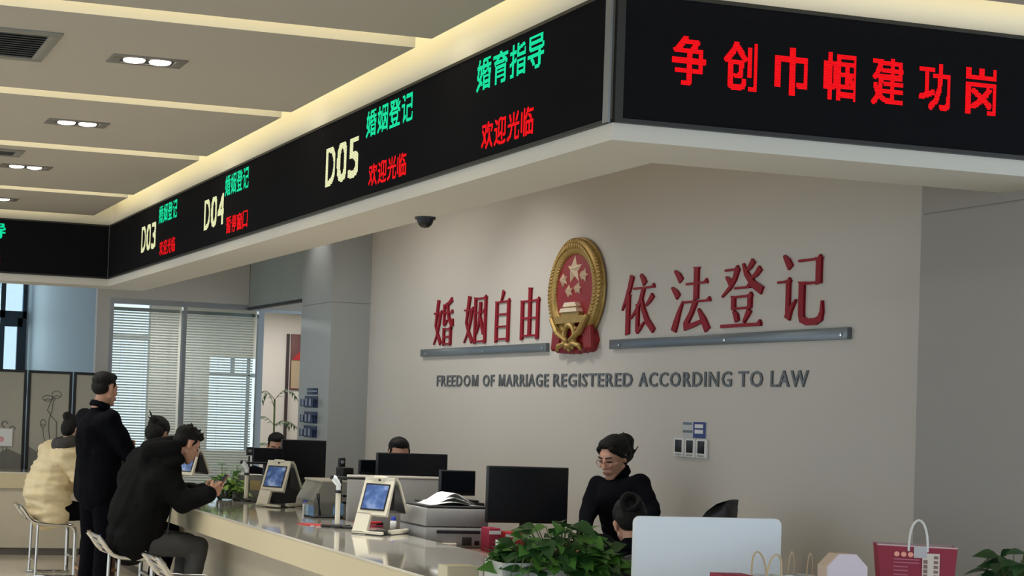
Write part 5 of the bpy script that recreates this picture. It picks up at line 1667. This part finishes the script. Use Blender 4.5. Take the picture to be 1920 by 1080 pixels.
# ---- woman in the beige jacket on the far stool
B = Body((2.43, 13.40, 0), (0.97, 0.24))
t = thing('person', 'person in beige padded jacket with hair bun sitting on the far stool', 'person', B.o)
hc = W(138, 806, 13.45)
H = Head(hc, (0.95, 0.3), 22, 0, 0.97)
J = dict(pelvis=B.p(-0.05, 0, 0.575), waist=B.p(-0.04, 0, 0.73), chest=B.p(0.00, 0, 0.98), neck=hc + Vector((-0.055, 0.0, -0.125)),
         shL=B.p(0.01, 0.17, 1.06), shR=B.p(0.01, -0.17, 1.06), elL=B.p(0.18, 0.24, 0.85), elR=B.p(0.16, -0.23, 0.85), wrL=B.p(0.40, 0.10, 0.88), wrR=B.p(0.38, -0.10, 0.88),
         hipL=B.p(0.0, 0.09, 0.56), hipR=B.p(0.0, -0.09, 0.56), knL=B.p(0.40, 0.10, 0.55), knR=B.p(0.40, -0.10, 0.55), anL=B.p(0.34, 0.10, 0.11), anR=B.p(0.34, -0.10, 0.11),
         toeL=B.p(0.48, 0.11, 0.03), toeR=B.p(0.48, -0.11, 0.03))
mb = MB(); base_body(mb, J, H, 0.93)
hand(mb, J['wrL'], (1, -0.2, -0.1), (0, 0, -1), -1, 0.2, 0.9); hand(mb, J['wrR'], (1, 0.3, -0.1), (0, 0, -1), 1, 0.2, 0.9)
blob('body', mb, M_SKIN, t, 0.0075, 2)
H.features(t)
mb = MB()
H.ball(mb, (-0.020, 0, 0.050), (0.100, 0.084, 0.080)); H.ball(mb, (-0.055, 0, 0.0), (0.066, 0.080, 0.085)); H.ball(mb, (-0.105, 0.0, 0.085), (0.045, 0.046, 0.042))
H.cap(mb, (-0.09, 0.0, 0.07), 0.022, (-0.10, 0.01, 0.13), 0.012)
blob('hair', mb, M_HAIR, t, 0.007, 1, 0.003, 50)
mb = MB()
mb.cap(J['pelvis'] + Vector((-0.02, 0, 0.0)), 0.175, J['waist'] + Vector((-0.03, 0, 0.02)), 0.20)
mb.cap(J['waist'] + Vector((-0.02, 0, 0.05)), 0.20, J['chest'], 0.175)
for s, q in ((1, 'L'), (-1, 'R')):
    mb.cap(J['chest'], 0.15, J['sh' + q], 0.11)
    mb.cap(B.p(-0.05, s * 0.07, 0.56), 0.14, J['chest'], 0.14)
mb.cap(J['chest'], 0.14, J['neck'] + Vector((0, 0, -0.05)), 0.085)
sleeves(mb, J, 0.10, 0.090, 0.062)
blob('jacket', mb, M_BEIGE, t, 0.012, 2, 0.016, 8, (0.6, 0.6, 1.9), fold=1.3)
mb = MB()
for k in range(13):
    a = -2.5 + 5.0 * k / 12
    q = J['neck'] + Vector((-0.02 - 0.075 * math.cos(a), 0.10 * math.sin(a), 0.015 - 0.02 * math.cos(a)))
    mb.ball(q, (0.042, 0.045, 0.055), None, 12)
blob('hood_collar', mb, mat('collar_dark', (62, 60, 58), 0.85), t, 0.012, 3, 0.004, 14)
trousers(J, M_NAVY, t, 0.92); shoes(J, t)
finish(t)

# ---- clerk with short hair behind the wide monitor
def clerk(label, hx, hy, d, F, k=1.0):
    hc = W(hx, hy, d)
    B = Body((hc.x, hc.y, 0), F)
    B.o = Vector((hc.x, hc.y, 0)) - B.f * 0.10
    t = thing('person', label, 'person', B.o)
    H = Head(hc, F, 14, 0, k)
    z = hc.z
    J = dict(pelvis=B.p(0.0, 0, z - 0.70), waist=B.p(0.0, 0, z - 0.55), chest=B.p(0.03, 0, z - 0.34), neck=B.p(0.06, 0, z - 0.135),
             shL=B.p(0.03, 0.18, z - 0.24), shR=B.p(0.03, -0.18, z - 0.24), elL=B.p(0.13, 0.24, z - 0.46), elR=B.p(0.13, -0.24, z - 0.46), wrL=B.p(0.34, 0.13, z - 0.44), wrR=B.p(0.34, -0.13, z - 0.44),
             hipL=B.p(0.02, 0.09, z - 0.72), hipR=B.p(0.02, -0.09, z - 0.72), knL=B.p(0.42, 0.11, z - 0.72), knR=B.p(0.42, -0.11, z - 0.72), anL=B.p(0.40, 0.11, 0.09), anR=B.p(0.40, -0.11, 0.09),
             toeL=B.p(0.54, 0.12, 0.03), toeR=B.p(0.54, -0.12, 0.03))
    mb = MB(); base_body(mb, J, H, 0.97)
    hand(mb, J['wrL'], B.v(1, -0.2, -0.1), (0, 0, -1), -1, 0.25); hand(mb, J['wrR'], B.v(1, 0.2, -0.1), (0, 0, -1), 1, 0.25)
    blob('body', mb, M_SKIN, t, 0.0075, 2)
    H.features(t)
    short_hair(H, t)
    mb = MB()
    mb.cap(J['pelvis'], 0.145, J['waist'], 0.145); mb.cap(J['waist'], 0.145, J['chest'], 0.15)
    for q in 'LR': mb.cap(J['chest'], 0.125, J['sh' + q], 0.075)
    mb.cap(J['chest'], 0.12, J['neck'] - Vector((0, 0, 0.03)), 0.07)
    sleeves(mb, J, 0.066, 0.058, 0.046)
    blob('jacket', mb, M_NAVY, t, 0.016, 3, 0.006, 11, fold=0.4)
    trousers(J, M_NAVY, t, 0.95); shoes(J, t)
    finish(t)
    # the clerk's chair
    cx = B.p(-0.03, 0, 0)
    office_chair(label.replace('person', 'black office chair of the clerk').split(',')[0], cx.x, cx.y, math.atan2(B.f.y, B.f.x), 0.98)
clerk('person with short black hair behind the wide black monitor, only hair and forehead showing', 748, 853, 11.3, (-0.2, -1))
clerk('person with black hair behind the tall far monitor, only the top of the head showing', 518, 839, 13.5, (-0.25, -1))

# ---- woman with glasses standing at the desk
B = Body((5.06, 8.92, 0), (-0.93, -0.37))
t = thing('person', 'person with glasses in a dark navy suit, standing and leaning on the desk', 'person', B.o)
hc = W(1150, 858, 9.75)
H = Head(hc, (-0.93, -0.42), 20, 0, 1.06)
shc = hc + B.v(-0.10, 0, -0.24)
J = dict(pelvis=B.p(-0.12, 0, 0.86), waist=B.p(-0.05, 0, 0.98), chest=shc + Vector((0, 0, -0.09)), neck=hc + B.v(-0.065, 0, -0.115),
         shR=shc + B.v(0.04, 0.0, 0.0) + B.l * -0.165, shL=shc + B.l * 0.175 + Vector((0, 0, 0.0)),
         hipL=B.p(-0.12, 0.09, 0.84), hipR=B.p(-0.12, -0.09, 0.84), knL=B.p(-0.10, 0.10, 0.46), knR=B.p(-0.10, -0.10, 0.46), anL=B.p(-0.12, 0.10, 0.08), anR=B.p(-0.12, -0.10, 0.08),
         toeL=B.p(0.02, 0.11, 0.03), toeR=B.p(0.02, -0.11, 0.03))
J['shR'] = W(1122, 912, 9.85); J['shL'] = W(1200, 908, 9.62)
J['elR'] = W(1104, 957, 9.75); J['wrR'] = W(1094, 1000, 9.55)
J['elL'] = W(1222, 960, 9.5); J['wrL'] = W(1205, 1005, 9.3)
J['chest'] = (J['shR'] + J['shL']) / 2 + Vector((0, 0, -0.09))
J['waist'] = W(1172, 985, 9.85); J['pelvis'] = W(1192, 1030, 9.95)
pv = J['pelvis']
for q, s in (('L', 1), ('R', -1)):
    J['hip' + q] = pv + B.l * 0.09 * s - Vector((0, 0, 0.02))
    J['kn' + q] = Vector((pv.x, pv.y, 0.42)) + B.l * 0.10 * s + B.f * 0.02
    J['an' + q] = Vector((pv.x, pv.y, 0.08)) + B.l * 0.10 * s
    J['toe' + q] = J['an' + q] + B.f * 0.14 - Vector((0, 0, 0.05))
mb = MB(); base_body(mb, J, H, 0.93, True)
hand(mb, J['wrR'], (-0.35, -0.3, -1), (-0.7, -0.4, -0.2), 1, 0.25, 0.92); hand(mb, J['wrL'], (-0.3, -0.3, -1), (-0.7, -0.4, -0.2), -1, 0.25, 0.92)
blob('body', mb, M_SKIN, t, 0.0055, 2)
H.features(t)
mb = MB()
H.ball(mb, (-0.028, 0, 0.052), (0.098, 0.084, 0.080)); H.ball(mb, (-0.062, 0, 0.008), (0.062, 0.078, 0.078))
H.ball(mb, (0.010, 0, 0.092), (0.066, 0.066, 0.034))
for s in (-1, 1):
    H.cap(mb, (0.060, s * 0.044, 0.072), 0.017, (0.018, s * 0.068, 0.030), 0.015); H.cap(mb, (0.018, s * 0.068, 0.030), 0.015, (-0.02, s * 0.076, -0.005), 0.013)
H.ball(mb, (-0.125, 0.0, 0.055), (0.055, 0.062, 0.052)); H.ball(mb, (-0.115, 0.0, -0.015), (0.048, 0.052, 0.055))
r_ = random.Random(5)
for i in range(22):
    a = r_.uniform(0, 2 * PI)
    p0 = (-0.13 + 0.02 * math.cos(a), 0.045 * math.cos(a * 1.7), 0.02 + 0.055 * math.sin(a))
    H.cap(mb, p0, 0.007, (p0[0] - r_.uniform(0.02, 0.05), p0[1] + r_.uniform(-.02, .02), p0[2] + r_.uniform(-0.02, 0.035)), 0.003, 6)
blob('hair', mb, M_HAIR, t, 0.0055, 1, 0.0022, 55)
k = MB()
for s in (-1, 1):
    k.tube([H.p(0.100 - 0.010 * abs(math.cos(q)) * (1 if math.cos(q) * s > 0 else -0.2), s * 0.031 + 0.025 * math.cos(q), -0.004 + 0.022 * math.sin(q)) for q in [2 * PI * j / 20 for j in range(20)]], 0.0019, 6, True)
    k.tube([H.p(0.090, s * 0.056, 0.002), H.p(0.04, s * 0.074, 0.004), H.p(-0.01, s * 0.080, 0.004)], 0.0016, 6)
k.tube([H.p(0.102, -0.007, 0.0), H.p(0.106, 0, 0.003), H.p(0.102, 0.007, 0.0)], 0.0016, 6)
k.build('glasses', mat('glasses_frame', (150, 110, 84), 0.3, metal=0.5), t)
mb = MB()
mb.cap(pv, 0.15, J['waist'], 0.145); mb.cap(J['waist'], 0.145, J['chest'], 0.140)
for q in 'LR': mb.cap(J['chest'], 0.125, J['sh' + q], 0.068)
mb.cap(J['chest'], 0.12, J['neck'] - Vector((0, 0, 0.03)), 0.070)
sleeves(mb, J, 0.060, 0.055, 0.042)
blob('jacket', mb, M_NAVY, t, 0.012, 3, 0.005, 12, fold=0.5)
mb = MB(); collar(mb, J, H, 0.058, 0.020, 0.02); collar(mb, J, H, 0.056, 0.018, 0.045); blob('turtleneck', mb, M_NAVY, t, 0.009, 2)
trousers(J, M_NAVY, t, 0.93); shoes(J, t)
finish(t)

# ---- woman seated with her back to the camera
hc = W(1183, 984, 8.0)
B = Body((hc.x, hc.y, 0), (0.35, 0.94))
B.o = Vector((hc.x, hc.y, 0)) - B.f * 0.12
t = thing('person', 'person with dark tied hair and dark jacket seen from behind, left of the silver computer', 'person', B.o)
H = Head(hc, (0.45, 0.9), 30, -8, 1.05)
z = hc.z
J = dict(pelvis=B.p(-0.06, 0, 0.55), waist=B.p(-0.04, 0, 0.66), chest=B.p(0.0, 0, z - 0.30), neck=B.p(0.045, 0, z - 0.125),
         shL=W(1128, 1026, 8.05), shR=B.p(0.02, -0.18, z - 0.22), elL=W(1098, 1056, 8.2), elR=B.p(0.15, -0.25, z - 0.38), wrL=W(1120, 1075, 8.45), wrR=B.p(0.34, -0.12, z - 0.30),
         hipL=B.p(0, 0.09, 0.54), hipR=B.p(0, -0.09, 0.54), knL=B.p(0.40, 0.10, 0.54), knR=B.p(0.40, -0.10, 0.54), anL=B.p(0.36, 0.10, 0.09), anR=B.p(0.36, -0.10, 0.09), toeL=B.p(0.5, 0.11, 0.03), toeR=B.p(0.5, -0.11, 0.03))
mb = MB(); base_body(mb, J, H, 0.93)
hand(mb, J['wrL'], B.v(1, -0.2, -0.2), (0, 0, -1), -1, 0.25, 0.9); hand(mb, J['wrR'], B.v(1, 0.2, -0.2), (0, 0, -1), 1, 0.25, 0.9)
blob('body', mb, M_SKIN, t, 0.0065, 2)
H.features(t)
mb = MB()
H.ball(mb, (-0.022, 0, 0.05), (0.104, 0.082, 0.082)); H.ball(mb, (-0.058, 0, 0.012), (0.066, 0.076, 0.074))
blob('hair', mb, mat('dark_hair', (22, 20, 19), 0.6, spec=0.25, var=0.3, scale=40, bump=0.5, bscale=140), t, 0.0065, 1, 0.0025, 55)
k = MB()
k.tube([H.p(-0.122 - 0.010 * math.sin(q * 2), 0.038 * math.cos(q), 0.062 + 0.038 * math.sin(q)) for q in [2 * PI * j / 18 for j in range(18)]], 0.018, 8, True)
H.ball(k, (-0.100, 0, 0.055), (0.02, 0.036, 0.036), 12)
k.build('hair_bun', M_HAIR, t)
mb = MB()
mb.cap(J['pelvis'], 0.15, J['waist'], 0.15); mb.cap(J['waist'], 0.15, J['chest'], 0.145)
for q in 'LR': mb.cap(J['chest'], 0.125, J['sh' + q], 0.072)
mb.cap(J['chest'], 0.125, J['neck'], 0.074)
sleeves(mb, J, 0.068, 0.06, 0.046)
blob('jacket', mb, M_NAVY, t, 0.013, 3, 0.006, 11, fold=0.5)
trousers(J, M_NAVY, t, 0.93); shoes(J, t)
mb = MB(); collar(mb, J, H, 0.062, 0.024, 0.0); collar(mb, J, H, 0.060, 0.018, 0.03); blob('collar', mb, M_NAVY, t, 0.010, 2)
finish(t)
office_chair('black office chair under the seated person with dark tied hair', B.o.x + 0.02, B.o.y, math.atan2(B.f.y, B.f.x), 0.92)

# brown bag on the floor between the standing person and the stool
t = thing('floor_bag', 'brown bag on the floor between the standing person and the stools', 'bag', (2.44, 11.66, 0))
mb = MB()
mb.box((-0.14, -0.10, 0.0), (0.14, 0.10, 0.36), 0.05, 3)
mb.build('bag_body', mat('brown_leather', (92, 64, 38), 0.55, var=0.2), t)
for z_ in (0.12, 0.24):
    MB().box((-0.145, -0.105, z_), (0.145, 0.105, z_ + 0.022), 0.004).build('strap', mat('tan_strap', (150, 116, 76), 0.5), t)
MB().tube(arc((-0.07, 0, 0.34), (0.07, 0, 0.34), 0.10), 0.008, 8).build('handle', mat('brown_leather', (92, 64, 38), 0.55), t)
